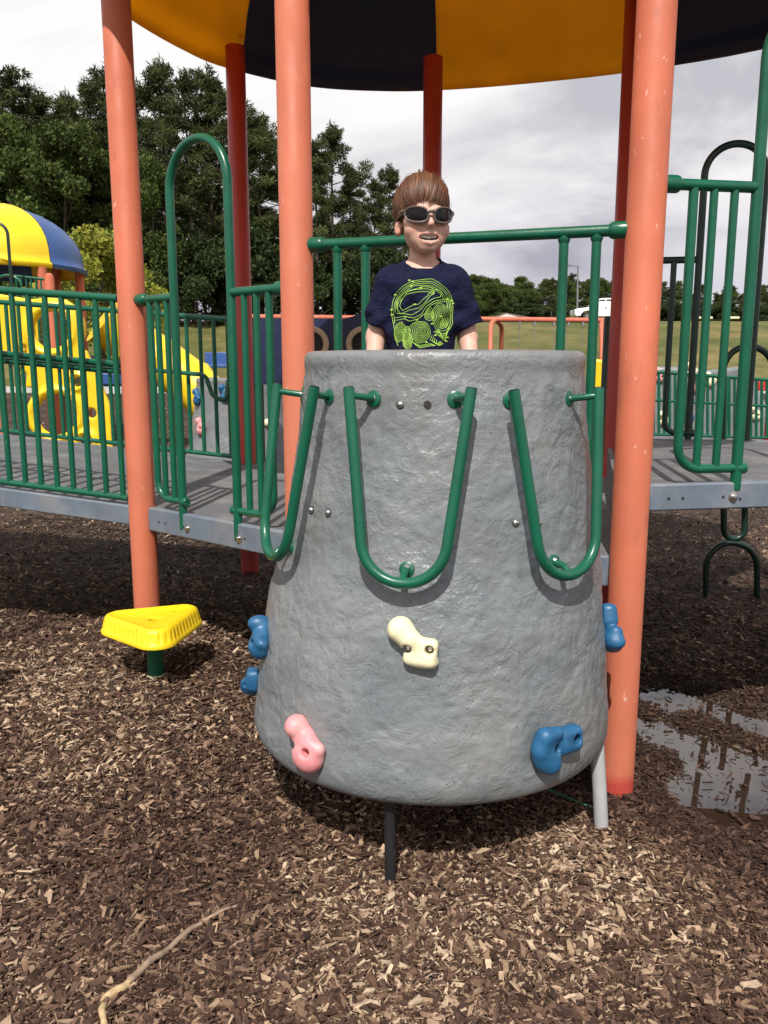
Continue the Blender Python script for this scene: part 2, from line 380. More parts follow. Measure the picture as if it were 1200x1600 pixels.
# ------------------------------------------------------------------ ground
def vnoise(x, y, seed=0):
    r = np.random.default_rng(seed).random((256, 256)); x = np.asarray(x, float); y = np.asarray(y, float)
    xi = np.floor(x).astype(int); yi = np.floor(y).astype(int); fx = x-xi; fy = y-yi
    fx = fx*fx*(3-2*fx); fy = fy*fy*(3-2*fy); g = lambda a, b: r[a % 256, b % 256]
    return (g(xi, yi)*(1-fx)+g(xi+1, yi)*fx)*(1-fy)+(g(xi, yi+1)*(1-fx)+g(xi+1, yi+1)*fx)*fy
def fbm(x, y, seed=0, o=4): return sum(vnoise(x*2**i, y*2**i, seed+i)*.5**i for i in range(o))/sum(.5**i for i in range(o))
HX = [(-999, 0), (10, 0), (18, .18), (25, .5), (35, 1.6), (45, 3.0), (52, 3.85), (62, 4.42), (75, 5.08), (90, 5.65), (120, 6.0), (1500, 9)]
def hill(y): return np.interp(y, [a for a, b in HX], [b for a, b in HX])
WATER = -.105
def polysd(x, y, poly):                    # signed distance, negative inside
    d = np.full(np.shape(x), 1e9); ins = np.zeros(np.shape(x), bool); n = len(poly)
    for i in range(n):
        ax, ay = poly[i]; bx, by = poly[(i+1) % n]; ex, ey = bx-ax, by-ay
        t = np.clip(((x-ax)*ex+(y-ay)*ey)/(ex*ex+ey*ey), 0, 1); d = np.minimum(d, np.hypot(x-ax-t*ex, y-ay-t*ey))
        c = ((ay > y) != (by > y)) & (x < ex*(y-ay)/(by-ay+1e-12)+ax); ins ^= c
    return np.where(ins, -d, d)
pond = [tuple(G(a, b, WATER)[:2]) for a, b in ((996, 1122), (1040, 1132), (1085, 1158), (1140, 1168), (1200, 1192))]
pond += [(2.2, 2.75), (2.35, 2.2), (1.9, 1.98)]+[tuple(G(a, b, WATER)[:2]) for a, b in ((1200, 1298), (1130, 1288), (1075, 1262), (1050, 1232), (1085, 1205), (1070, 1178), (1020, 1160))]
chan = [tuple(G(a, b, WATER)[:2]) for a, b in ((992, 1082), (1040, 1077), (1075, 1086), (1110, 1100), (1200, 1128))]+[(2.4, 3.1), (2.4, 2.85)]+[tuple(G(a, b, WATER)[:2]) for a, b in ((1200, 1152), (1130, 1122), (1080, 1107), (1045, 1112), (1020, 1100))]
def H(x, y):
    x = np.asarray(x, float); y = np.asarray(y, float)
    z = hill(y)+.05*(fbm(x*1.3, y*1.3, 3)-.5)*np.clip((y+9)/6, 0, 1)+.02*(fbm(x*6, y*6, 9, 3)-.5)
    g = lambda cx, cy, s, a: a*np.exp(-((x-cx)**2+(y-cy)**2)/(2*s*s))
    z = z+g(-1.0, 3.55, .38, .10)+g(-.85, 3.0, .3, .045)+g(.45, 1.98, .3, .05)+g(.15, 2.3, .3, -.05)+g(.12, 1.92, .15, -.03)
    z = z+g(1.25, 2.75, .75, -.10)+g(.75, 2.5, .25, -.03)
    w = (fbm(x*9, y*9, 21, 3)-.5)*.09-.05
    for poly in (pond, chan):
        d = polysd(x, y, poly)+w*.6; z = np.where(d < .25, np.minimum(z, np.maximum(WATER+d*.30, WATER-.03)), z) if True else z
    return z
def grade(a, b, step, ratio, ends):
    mid = list(np.arange(a, b, step)); lo, hi = [], []; s, p = step, mid[-1]
    while p < ends[1]: s *= ratio; p += s; hi.append(p)
    s, p = step, mid[0]
    while p > ends[0]: s *= ratio; p -= s; lo.append(p)
    return np.array(lo[::-1]+mid+hi)
def sheet(name, xs, ys, zf, m):
    X, Y = np.meshgrid(xs, ys, indexing='xy'); Z = zf(X, Y); V = np.stack([X.ravel(), Y.ravel(), Z.ravel()], 1)
    nx, ny = len(xs), len(ys); a = (np.arange(nx-1)[None]+nx*np.arange(ny-1)[:, None]).ravel()
    return tag(link(name, meshnp(name, V, np.stack([a, a+1, a+1+nx, a+nx], 1)), m), kind='structure')
def ground_mat():
    m = bpy.data.materials.new('mulch'); m.use_nodes = True; nt = m.node_tree; N = nt.nodes; L = nt.links; b = N['Principled BSDF']
    tc = N.new('ShaderNodeTexCoord'); b.inputs['Roughness'].default_value = .85; b.inputs['Specular IOR Level'].default_value = .25
    v = N.new('ShaderNodeTexVoronoi'); v.inputs['Scale'].default_value = 42; mp = N.new('ShaderNodeMapping'); mp.inputs['Scale'].default_value = (1, 1.6, 1)
    n0 = N.new('ShaderNodeTexNoise'); n0.inputs['Scale'].default_value = 9; 
    ad = N.new('ShaderNodeVectorMath'); ad.operation = 'MULTIPLY_ADD'; ad.inputs[1].default_value = (.3, .3, .3); L.new(n0.outputs[1], ad.inputs[0]); L.new(tc.outputs['Object'], ad.inputs[2])
    L.new(tc.outputs['Object'], n0.inputs[0]); L.new(ad.outputs[0], mp.inputs[0]); L.new(mp.outputs[0], v.inputs['Vector'])
    sp = N.new('ShaderNodeSeparateColor'); L.new(v.outputs['Color'], sp.inputs[0])
    r = N.new('ShaderNodeValToRGB'); L.new(sp.outputs[0], r.inputs[0]); e = r.color_ramp.elements
    for _ in range(2): e.new(.5)
    for el, (p, c) in zip(e, ((0, (.022, .014, .010)), (.55, (.05, .032, .023)), (.85, (.10, .068, .047)), (1, (.24, .17, .12)))): el.position = p; el.color = (*c, 1)
    n = N.new('ShaderNodeTexNoise'); n.inputs['Scale'].default_value = .8; n.inputs['Detail'].default_value = 6; L.new(tc.outputs['Object'], n.inputs[0])
    mr = N.new('ShaderNodeMapRange'); mr.inputs[1].default_value = .35; mr.inputs[2].default_value = .65; mr.inputs[3].default_value = .75; mr.inputs[4].default_value = 1.3; L.new(n.outputs[0], mr.inputs[0])
    x = N.new('ShaderNodeMix'); x.data_type = 'RGBA'; x.blend_type = 'MULTIPLY'; x.inputs[0].default_value = 1; L.new(r.outputs[0], x.inputs[6]); L.new(mr.outputs[0], x.inputs[7])
    L.new(x.outputs[2], b.inputs['Base Color'])
    bp = N.new('ShaderNodeBump'); bp.inputs['Strength'].default_value = .8; bp.inputs['Distance'].default_value = .02; L.new(v.outputs['Distance'], bp.inputs['Height']); L.new(bp.outputs[0], b.inputs['Normal'])
    return m
MT['mulch'] = ground_mat()
MT['grass'] = mat('mown_grass', (.088, .098, .024), .9, .3, .9, .6, 14, bdist=.06, col2=(.165, .135, .048), c2=(.42, .62), c2scale=.22, spec=.2)
def water_mat():
    m = bpy.data.materials.new('puddle'); m.use_nodes = True; nt = m.node_tree; N = nt.nodes; L = nt.links; b = N['Principled BSDF']
    b.inputs['Base Color'].default_value = (.034, .020, .013, 1); b.inputs['Roughness'].default_value = .015; b.inputs['IOR'].default_value = 1.7
    b.inputs['Specular IOR Level'].default_value = .8
    tc = N.new('ShaderNodeTexCoord'); n = N.new('ShaderNodeTexNoise'); n.inputs['Scale'].default_value = 5; L.new(tc.outputs['Object'], n.inputs[0])
    bp = N.new('ShaderNodeBump'); bp.inputs['Strength'].default_value = .03; bp.inputs['Distance'].default_value = .02; L.new(n.outputs[0], bp.inputs['Height']); L.new(bp.outputs[0], b.inputs['Normal'])
    return m
MT['water'] = water_mat()
sheet('mulch_ground', grade(-2.2, 2.6, .03, 1.09, (-26, 27)), grade(1.0, 4.6, .03, 1.08, (-8, 24.6)), H, 'mulch')
sheet('grass_field', grade(-40, 40, 2., 1.25, (-700, 700)), grade(-10, 130, 1.5, 1.25, (-80, 900)),
      lambda x, y: hill(y)+.15*(fbm(x*.15, y*.15, 5)-.5)-np.where((y < 24.2) & (np.abs(x) < 26), .35, .0), 'grass')
kx = np.linspace(-26, 26, 14)
kb = MB()
for a, b2 in zip(kx[:-1], kx[1:]): kb.box(((a+b2)/2, 24.6, hill(24.6)+.05), ((b2-a)/2-.01, .09, .14))
tag(kb.build('kerb', 'concrete'), kind='structure')
w = MB(); w.add([(.85, 1.7, WATER), (3.2, 1.7, WATER), (3.2, 3.7, WATER), (.85, 3.7, WATER)], [(0, 1, 2, 3)])
tag(w.build('puddle_water', 'water'), kind='structure')
# wood chips: real slivers lying on the mulch
def chips():
    def band(n, y0, y1, pw, sc, full):
        u = rng.random(n); y = (y0**(1-pw)+u*(y1**(1-pw)-y0**(1-pw)))**(1/(1-pw)) if pw != 1 else y0*(y1/y0)**u
        x = (rng.random(n)*2-1)*(.62*y+.45)
        z = H(x, y); keep = (z > WATER+.001) | (rng.random(n) < .06); x, y = x[keep], y[keep]; z = np.maximum(z[keep], WATER); n = len(x)
        big = rng.random(n)**2.6
        L = (.0044+.0122*big)*sc*(.75+.5*rng.random(n)); W = L*np.where(rng.random(n) < .4, .08+.14*rng.random(n), .22+.30*rng.random(n)); T = W*(.2+.4*rng.random(n))
        yaw = rng.random(n)*6.283; tilt = rng.normal(0, .33, n); roll = rng.normal(0, .35, n)
        taper = .35+.65*rng.random(n); sk = rng.normal(0, .3, n)
        if full: base = np.array([(x_, y_, z_) for z_ in (-1, 1) for x_, y_ in ((-1, -1), (1, -1), (1, 1), (-1, 1))], float)
        else: base = np.array([(-1, -1, 1), (1, -1, 1), (1, 1, 1), (-1, 1, 1)], float)
        B = np.repeat(base[None], n, 0); B[:, :, 1] *= np.where(B[:, :, 0] > 0, taper[:, None], 1)
        B[:, :, 0] += B[:, :, 1]*sk[:, None]
        lx = B[:, :, 0]*L[:, None]; ly = B[:, :, 1]*W[:, None]; lz = B[:, :, 2]*T[:, None]
        cr, sr = np.cos(roll)[:, None], np.sin(roll)[:, None]; ly, lz = ly*cr-lz*sr, ly*sr+lz*cr
        ct, st = np.cos(tilt)[:, None], np.sin(tilt)[:, None]; lx, lz = lx*ct-lz*st, lx*st+lz*ct
        cy, sy = np.cos(yaw)[:, None], np.sin(yaw)[:, None]; lx, ly = lx*cy-ly*sy, lx*sy+ly*cy
        lift = rng.random(n)*.014+.002
        V = np.stack([lx+x[:, None], ly+y[:, None], lz+(z+lift)[:, None]], 2).reshape(-1, 3)
        k = len(base); o = (np.arange(n)*k)[:, None, None]
        fc = np.array([(4, 5, 6, 7), (0, 1, 5, 4), (1, 2, 6, 5), (2, 3, 7, 6), (3, 0, 4, 7)]) if full else np.array([(0, 1, 2, 3)])
        F = (fc[None]+o).reshape(-1, 4)
        # dry patches pale, damp patches dark brown
        dry = np.clip((fbm(x*1.6, y*1.6, 31, 3)-.5)*2.0+.5, 0, 1)
        dry += .55*np.exp(-((x-.42)**2/.12+(y-1.9)**2/.05))+.35*np.exp(-((x+.75)**2/.3+(y-2.9)**2/.2))+.25*np.exp(-((x+.2)**2/.1+(y-2.0)**2/.1))-.75*np.exp(-((x-1.1)**2+(y-2.6)**2)/.5)-.25*np.clip((x-.45)*2, 0, 1)
        dry = np.clip(dry-.9*np.exp(-np.clip(z-WATER, 0, 1)/.022), -.35, 1.2)
        q = rng.random(n)*(1-.25*np.clip(dry-.5, 0, .7))+.46*(dry-.5)+.0
        pal = np.array([(.026, .012, .008), (.058, .031, .020), (.105, .058, .038), (.165, .100, .064), (.235, .152, .096), (.36, .25, .16), (.55, .43, .305)])
        pos = np.clip(np.interp(q, [-.2, .12, .36, .58, .74, .86, .96, 1.15], [0, .4, 1.1, 2.0, 3.0, 4.2, 5.3, 6]), 0, 5.999)
        i = pos.astype(int); f = (pos-i)[:, None]; c = pal[i]*(1-f)+pal[np.minimum(i+1, 6)]*f
        c *= (.85+.3*rng.random(n))[:, None]*np.array([1, 1, 1])
        return V, F, np.repeat(c, k, 0)
    parts = [band(195000, 1.15, 3.6, 1.0, 1.0, True), band(95000, 3.6, 7.5, 1.6, 1.25, False), band(40000, 7.5, 22, 1.8, 2.4, False)]
    Vs, Fs, Cs, o = [], [], [], 0
    for V, F, c in parts: Vs.append(V); Fs.append(F+o); Cs.append(c); o += len(V)
    tag(link('wood_chips', meshnp('wood_chips', np.concatenate(Vs), np.concatenate(Fs), False, np.concatenate(Cs)), 'chip'), kind='stuff')
chips()
# ------------------------------------------------------------------ the play structure in front
PA, PB, PC = (-1.04, 3.51), (-.295, 2.90), (.77, 2.55); PD, PE, PF = (-.853, 5.13), (.285, 5.18), (1.245, 4.46)
RP = .056; ZD = EYE-.60; ZR = EYE-.37
PS = thing('play_structure', 'large play structure with coral posts, green railings, grey decks and domed yellow and navy roof', 'play structure', (0.2, 3.9, 0))
AP = np.array((.1, 3.85))
for p, zt in ((PA, 2.0), (PB, 2.0), (PC, 2.0), (PD, 1.795), (PE, 1.755), (PF, 1.9), ((2.35, 2.75), 1.0), ((2.35, 4.5), 1.9)):
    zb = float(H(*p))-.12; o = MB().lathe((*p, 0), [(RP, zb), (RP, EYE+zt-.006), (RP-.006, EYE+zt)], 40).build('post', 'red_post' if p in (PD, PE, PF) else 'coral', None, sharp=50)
    o.parent = PS; o.matrix_parent_inverse.identity(); o.location = Vector((0, 0, 0))-PS.location; ORG[o.name] = np.zeros(3)
# decks with their steel edges
def off(p, d): return (p[0]+d[0], p[1]+d[1])
def deck(poly, z): return MB().prism(poly, z-.09, z).build('deck', 'deck', PS, bevel=.004)
def fascia(a, b, z, h=.10, za=None, bolts=()):
    a = np.array(a, float); b = np.array(b, float); d = b-a; L = np.hypot(*d); d /= L; n = np.array([d[1], -d[0]]); zb = z if za is None else za
    a2, b2 = a+d*RP, b-d*RP; q = [np.array([*(p+n*o), zz+dz+.004]) for p, zz in ((a2, z), (b2, zb)) for o, dz in ((-.02, 0), (.012, 0), (-.02, -h), (.012, -h))]
    o = MB().add(q, [(0, 1, 5, 4), (1, 3, 7, 5), (3, 2, 6, 7), (2, 0, 4, 6), (0, 2, 3, 1), (4, 5, 7, 6)]).build('deck_edge', 'fascia', PS, bevel=.006)
    for t, dz, big in bolts:
        c = np.array([*(a+(b-a)*t+n*.012), z+dz])
        if big: MB().lathe(c, [(.016, 0), (.016, .003), (.009, .004), (.009, .011), (.004, .013)], 14, (*n, 0)).build('bolt', 'bolt', o)
        else: MB().lathe(c, [(.005, 0), (.0045, .0015)], 10, (*n, 0)).build('bolt_hole', 'hole', o)
    return o
deck([PA, PB, PC, PF, PE, PD], ZD)
def tA(px, py, a=PA, b=PB): return PL(px, py, a, b)[0]
fascia(PA, PB, ZD, bolts=[(tA(297, 823), -.052, 1), (tA(378, 843), -.052, 1), (tA(252, 812), -.05, 0), (tA(262, 814), -.05, 0), (tA(291, 822), -.05, 0), (tA(386, 845), -.05, 0)])
fascia(PB, PC, ZD); fascia(PE, PD, ZD); fascia(PF, PE, ZD)
RE = (PC[0]+1.55, PC[1]+.27); RB = (2.42, 3.98)
deck([off(PC, (.02, .06)), RE, RB, (1.21, 4.2)], ZR)
tC = lambda px, py: PL(px, py, PC, RE)[0]
fascia(PC, RE, ZR, .085, bolts=[(tC(1142, 771), -.042, 1), (tC(1042, 774), -.042, 0), (tC(1064, 774), -.042, 0), (tC(1127, 771), -.042, 0), (tC(1153, 776), -.05, 0)])
fascia(RB, (1.21, 4.2), ZR, .06)
MB().box((.98, 3.5, (ZD+ZR)/2-.03), (.012, .8, .09), rot2(-.24)).build('step_riser', 'deck', PS)
# railings
def on(a, b, t, z, o=0.):
    d = np.array([b[0]-a[0], b[1]-a[1]]); n = np.array([d[1], -d[0]])/np.hypot(*d); return np.array([a[0]+d[0]*t+n[0]*o, a[1]+d[1]*t+n[1]*o, z])
RT = .0165; RBAR = .0135
def collar(p, q, par, m='green'):
    p = np.array(p); q = np.array(q); d = (q-p)/np.linalg.norm(q-p); s = p+d*(RP-.012)
    MB().lathe(s, [(.024, 0), (.0255, .004), (.0255, .046), (.024, .052), (RT+.001, .060)], 20, d).build('collar', m, par)
def arch_gate(a, b, tl, tr, t_out_l, t_out_r, bl, br, zt, zb, ztop, foot, m='green', left=True, right=True):
    """tall arch with a little barrier each side, in the vertical plane through posts a and b"""
    p = lambda t, z: on(a, b, t, z)
    L = math.hypot(b[0]-a[0], b[1]-a[1]); rad = abs(tr-tl)*L/2*.99
    tube('arch_rail', fillet([p(tl, foot), p(tl, ztop), p(tr, ztop), p(tr, foot)], rad, 14), RT+.0005, m, PS, 16)
    for ok, end, tleg, tout, bars in ((left, 0, tl, t_out_l, bl), (right, 1, tr, t_out_r, br)):
        if not ok: continue
        tp = p(end, zt); rl = tube('barrier', [on(a, b, end, zt)+(p(tleg, zt)-tp)/np.linalg.norm(p(tleg, zt)-tp)*RP*.9, p(tleg, zt)], RT, m, PS, 14)
        collar(tp, p(tleg, zt), rl, m)
        tube('bar', fillet([p(tout, zt), p(tout, zb), p(tleg, zb)], .075, 8), RBAR+.001, m, rl)
        for t in bars: tube('bar', [p(t, zt-.005), p(t, zb+.004)], RBAR*.92, m, rl)
        s = 1 if tleg > tout else -1
        MB().lathe(p(tleg+s*.012/L, zb), [(.016, -.018), (.019, -.014), (.019, .014), (.016, .018)], 14, p(1, 0)-p(0, 0)).build('clamp', m, rl)
zt = EYE+.26; zb = EYE-.548
tl, tr = tA(272, 467), tA(361, 460)
arch_gate(PA, PB, tl, tr, tA(234, 480), tA(420, 455), [tA(246, 477), tA(260, 474)], [tA(381, 455), tA(400, 455)], zt, zb, EYE+.815, ZD-.06)
ztr = EYE+.523; zbr = EYE-.322
cl_ = tC(1183, 302); cw = .235
arch_gate(PC, RE, cl_, cl_+cw, tC(1084, 300), 0, [tC(1116, 302), tC(1148, 304)], [], ztr, zbr, EYE+1.06, ZR-.02, right=False)
# gate and arch on far side of higher deck, shade painted as dark green
PG = (1.21, 4.2)
tF = lambda px, py: PL(px, py, PG, RB)[0]
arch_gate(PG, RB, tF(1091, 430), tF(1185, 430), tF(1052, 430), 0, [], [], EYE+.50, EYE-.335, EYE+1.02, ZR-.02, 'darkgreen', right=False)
# bar behind the boy, between the two front posts
zc = EYE+.395
rl = tube('crossbar', [on(PB, PC, .045, zc), on(PB, PC, .955, zc)], .0175, 'green', PS, 16)
collar(on(PB, PC, 0, zc), on(PB, PC, 1, zc), rl); collar(on(PB, PC, 1, zc), on(PB, PC, 0, zc), rl)
tB = lambda px, py: PL(px, py, PB, PC)[0]
for x0, x1 in ((527, 571), (881, 932)):
    a, b = tB(x0, 385), tB(x1, 385)
    for t in (a, b):
        tube('bar', [on(PB, PC, t, zc-.005), on(PB, PC, t, ZD+.06)], .0148, 'green', rl)
        MB().lathe(on(PB, PC, t, zc-.03), [(.0155, 0), (.019, .008), (.019, .014)], 14).build('weld_ring', 'green', rl)
    tube('bottom_rail', [on(PB, PC, a-.02, ZD+.06), on(PB, PC, b+.02, ZD+.06)], .0145, 'green', rl)
# ramp to the left, its two railings
RD = np.array([-1., .24]); SLOPE = 1/12.; NL, FL = 2.3, 3.0
def rp(p, s, dz, o=0.): return np.array([p[0]+RD[0]*s, p[1]+RD[1]*s+o, ZD+SLOPE*s+dz])
V = [rp(PA, .0, 0), rp(PA, NL, 0), rp(PD, NL, 0), rp(PD, 0, 0)]
MB().add([v-[0, 0, .06] for v in V]+V, [(3, 2, 1, 0), (4, 5, 6, 7), (0, 1, 5, 4), (1, 2, 6, 5), (2, 3, 7, 6), (3, 0, 4, 7)]).build('ramp', 'deck', PS)
fascia(rp(PA, NL, 0)[:2], PA, ZD+SLOPE*NL, .085, ZD); fascia(PD, rp(PD, NL, 0)[:2], ZD, .085, ZD+SLOPE*NL)
for q in (PA, PD):
    e = rp(q, NL+.05, 0); MB().lathe((e[0], e[1], 0), [(RP, -.2), (RP, e[2]+.9), (RP*.6, e[2]+.93)], 24).build('post', 'coral', PS)
zr = EYE+.265-ZD
def ramp_rail(q, s0, s1, first, step, hand, mid):
    r = tube('ramp_railing', [rp(q, s0, zr), rp(q, s1, zr)], RT, 'green', PS, 14)
    tube('bottom_rail', [rp(q, s0, .03), rp(q, s1, .03)], .0145, 'green', r)
    s = first
    while s < s1:
        tube('bar', [rp(q, s, zr-.004), rp(q, s, .033)], RBAR*.93, 'green', r, 10); s += step
    if mid:
        for dz, o in mid: tube('handrail', [rp(q, s0, dz, o), rp(q, s1, dz, o)], .0135, 'green', r)
    return r
near = ramp_rail(PA, .06, NL, .085, .0775, True, [(.595, .05), (.565, .065)])
far = ramp_rail(PD, .05, NL, .10, .088, False, [])
hp = [rp(PD, NL, .52, -.05), rp(PD, .24, .52, -.05), rp(PD, .20, .40, -.05), rp(PD, .12, .36, -.03), rp(PD, .105, .5, -.0)]
tube('handrail', fillet(hp, .05, 6), .0135, 'green', far)
# a low barrier between the two back posts keeps the deck closed
# roof: moulded sectors between the seams, meeting at a raised centre
rim = [(-1.28, 3.85), (-1.19, 4.25), (-1.04, 4.62), (-.87, 4.88), (-.45, 5.19), (0, 5.28), (.40, 5.25), (.91, 5.12), (1.42, 4.93), (1.97, 4.6), (2.30, 4.15), (2.38, 3.6), (2.15, 3.0), (1.65, 2.5), (1.1, 2.15), (.5, 2.12), (-.1, 2.32), (-.65, 2.68), (-1.1, 3.1), (-1.28, 3.45)]
rim = [(x*1.075, y*1.075) if y > 3.7 else (x, y) for x, y in rim]
def crom(pts, n):
    p = np.array(pts); m = len(p); out = []
    for i in range(m):
        a, b, c, d = p[i-1], p[i], p[(i+1) % m], p[(i+2) % m]
        for t in np.arange(n)/n: out.append(.5*((2*b)+(c-a)*t+(2*a-5*b+4*c-d)*t*t+(3*b-a-3*c+d)*t**3))
    return np.array(out)
rimc = crom(rim, 16); ang = np.unwrap(np.arctan2(rimc[:, 1]-AP[1], rimc[:, 0]-AP[0]))
if ang[-1] < ang[0]: rimc = rimc[::-1]; ang = np.unwrap(np.arctan2(rimc[:, 1]-AP[1], rimc[:, 0]-AP[0]))
def rim_at(a):
    a0 = ang[0]; a = (a-a0) % (2*math.pi)+a0; return np.array([np.interp(a, np.append(ang, ang[0]+2*math.pi), np.append(rimc[:, k], rimc[0, k])) for k in (0, 1)])
def az(p): return math.atan2(p[1]-AP[1], p[0]-AP[0])
SD, SE, SF = (-.86, 5.30), (.335, 5.62), (1.50, 5.25)
seams = sorted([(az(p) % (2*math.pi)) for p in (PA, PB, PC, SD, SE, SF)])
prof = [(1.0, 1.60), (1.0, 1.625), (.985, 1.66), (.965, 1.70), (.955, 1.725), (.948, 1.76), (.93, 1.84), (.895, 1.95), (.84, 2.07), (.76, 2.2), (.65, 2.32), (.5, 2.43), (.33, 2.51), (.15, 2.555), (.03, 2.565)]
prof = [(s, z+.12) for s, z in prof]
colr = {}
def roof():
    n = len(seams); base = az(SD) % (2*math.pi)
    iD = min(range(n), key=lambda i: abs(seams[i]-base))
    for i in range(n):
        a0, a1 = seams[i], seams[(i+1) % n]+(2*math.pi if i == n-1 else 0)
        yel = ((i-iD) % 2 == 0)            # sector that starts at D going round is yellow
        K = 28; V = []; F = []
        for off_ in (0, 1):
            for k in range(K+1):
                t = k/K; a = a0+(a1-a0)*t; q = rim_at(a)
                rib = .022*math.exp(-(min(t, 1-t)*K/1.1)**2)
                for s, z in prof:
                    s2 = s-(.010 if off_ else 0); V.append((AP[0]+(q[0]-AP[0])*s2, AP[1]+(q[1]-AP[1])*s2, EYE+z+rib*(s < .98)-(.008 if off_ else 0)*(s < .97)))
        m = len(prof); N1 = (K+1)*m
        for k in range(K):
            for j in range(m-1):
                a_, b_, c_, d_ = k*m+j, (k+1)*m+j, (k+1)*m+j+1, k*m+j+1
                F.append((a_, b_, c_, d_)); F.append((N1+d_, N1+c_, N1+b_, N1+a_))
            F.append((k*m, N1+k*m, N1+(k+1)*m, (k+1)*m))
        for j in range(m-1): F.append((j, j+1, N1+j+1, N1+j)); F.append((K*m+j, N1+K*m+j, N1+K*m+j+1, K*m+j+1))
        mb = MB().add(V, F); o = mb.build('roof_panel', 'yellowroof' if yel else 'navyroof', PS, sharp=60)
        q = rim_at(a0+.02); c = np.array([AP[0]+(q[0]-AP[0])*.955, AP[1]+(q[1]-AP[1])*.955, EYE+1.885]); dd = np.array([*(AP-q), 0])
        MB().lathe(c, [(.012, -.01), (.012, .02), (.007, .026)], 12, dd).build('bolt', 'bolt', o)
roof()
# ------------------------------------------------------------------ grey climbing tower
CYT = 2.44
rows = [(556, 479, 914), (600, 474.5, 917), (700, 463, 922), (830, 445, 933), (930, 421, 942), (1020, 407, 946), (1110, 398, 950)]
TZ, TX, TR = [], [], []
for y, xl, xr in rows:
    a, b = P(xl, y, 2.35), P(xr, y, 2.35); TZ.append(a[2]); TX.append((a[0]+b[0])/2); TR.append((b[0]-a[0])/2/.985)
TZ = np.array(TZ[::-1]); TX = np.array(TX[::-1]); TR = np.array(TR[::-1])
ZTOP = EYE+.037; ZBOT = .204
def t_r(z): return np.interp(z, np.append(TZ, ZTOP), np.append(TR, TR[-1]))+0*z
def t_x(z): return np.interp(z, TZ, TX)
nB = np.array([PC[1]-PB[1], -(PC[0]-PB[0])]); nB /= np.hypot(*nB)
PHI0 = math.atan2(nB[0], -nB[1])           # outward azimuth of the tower (0 = towards the photographer)
def t_pt(phi, z, o=0.):
    r = t_r(z)+o; return np.array([t_x(z)+r*math.sin(phi), CYT-r*math.cos(phi), z])
def t_hit(px, py, o=0.):                   # where a line of sight meets the tower wall -> phi, z
    d = ray(px, py); d = d/np.linalg.norm(d); t = 1.2
    for _ in range(4000):
        p = np.array([0, 0, EYE])+d*t
        if math.hypot(p[0]-t_x(p[2]), p[1]-CYT) < t_r(p[2])+o: break
        t += .0008
    return math.atan2(p[0]-t_x(p[2]), CYT-p[1]), p[2]
def t_nrm(phi, z):
    e = .02; up = t_pt(phi, z+e)-t_pt(phi, z-e); tg = t_pt(phi+e, z)-t_pt(phi-e, z); n = np.cross(tg, up); return n/np.linalg.norm(n), tg/np.linalg.norm(tg)
def make_shell(nphi, nz_, amp):
    phis = np.linspace(PHI0-math.radians(120), PHI0+math.radians(120), nphi)
    prof = []                              # (z, radial offset, inner?)
    prof += [(ZBOT+.03, -.055), (ZBOT+.006, -.050), (ZBOT, -.035), (ZBOT+.006, -.018), (ZBOT+.02, -.007), (ZBOT+.04, -.0015)]
    prof += [(z, 0) for z in np.linspace(ZBOT+.06, ZTOP-.075, nz_)]
    prof += [(ZTOP-.06, .000), (ZTOP-.05, .001), (ZTOP-.042, .003), (ZTOP-.03, .0055), (ZTOP-.016, .006), (ZTOP-.006, .002), (ZTOP, -.008), (ZTOP-.002, -.025), (ZTOP-.012, -.035), (ZTOP-.05, -.04), (ZTOP-.3, -.04), (ZBOT+.3, -.05), (ZBOT+.06, -.055)]
    V = np.zeros((len(phis), len(prof), 3)); nv = mnoise.noise
    for j, (z, o) in enumerate(prof):
        rough = 1 if (z > ZBOT+.03 and z < ZTOP-.062 and o > -.01) else .15
        r0, cx = float(t_r(z)), float(t_x(z))
        for i, ph in enumerate(phis):
            d = 0
            if amp:
                q = Vector((ph*.5*7, z*7, 3.1)); n1 = nv(q); n2 = nv(q*2.7); n3 = nv(q*6.3+Vector((9, 2, 5))); n4 = nv(q*14)
                rg = 1-abs(n2)*2; d = amp*rough*(1.1*n1+.55*n2+.55*max(0, rg)**3*n1+.38*n3+.2*n4)
            r = r0+o+d; V[i, j] = (cx+r*math.sin(ph), CYT-r*math.cos(ph), z)
    m = len(prof); a = (np.arange(len(phis)-1)[:, None]*m+np.arange(m-1)[None]).ravel()
    F = [tuple(q) for q in np.stack([a, a+m, a+m+1, a+1], 1)]
    k = len(phis)-1
    F += [tuple(range(m-1, -1, -1)), tuple(range(k*m, k*m+m))]
    return V.reshape(-1, 3), F
TW = thing('climbing_tower', 'grey rock-textured climbing tower with a boy standing at its top', 'climbing tower', (t_x(ZBOT)+0, CYT, 0))
Vs, Fs = make_shell(300, 190, .0050)
shell = link('shell', meshnp('shell', Vs-org(TW), Fs, True, sharp=70), 'rock', TW)
Vs2, Fs2 = make_shell(60, 40, .0036); shell_low = meshnp('far_shell', Vs2-org(TW), Fs2, True, sharp=70)
def ring_bolt(px, py, hole=False):
    ph, z = t_hit(px, py); n, _ = t_nrm(ph, z); p = t_pt(ph, z)
    if hole: MB().lathe(p+n*.001, [(.0095, -.02), (.0095, .0025), (.0075, .0028)], 16, n).build('bolt_hole', 'hole', TW); return
    b = MB().lathe(p+n*.001, [(.0115, -.01), (.0115, .0012), (.0095, .0016)], 18, n).build('bolt', 'hole', TW)
    MB().lathe(p+n*.002, [(.0088, 0), (.0088, .002), (.0075, .0055), (.004, .0078), (.001, .0082)], 18, n).build('bolt_head', 'bolt', b)
for a in ((488, 797), (514, 801), (805, 817), (840, 817), (626, 632)): ring_bolt(*a)
ring_bolt(668, 632, True)
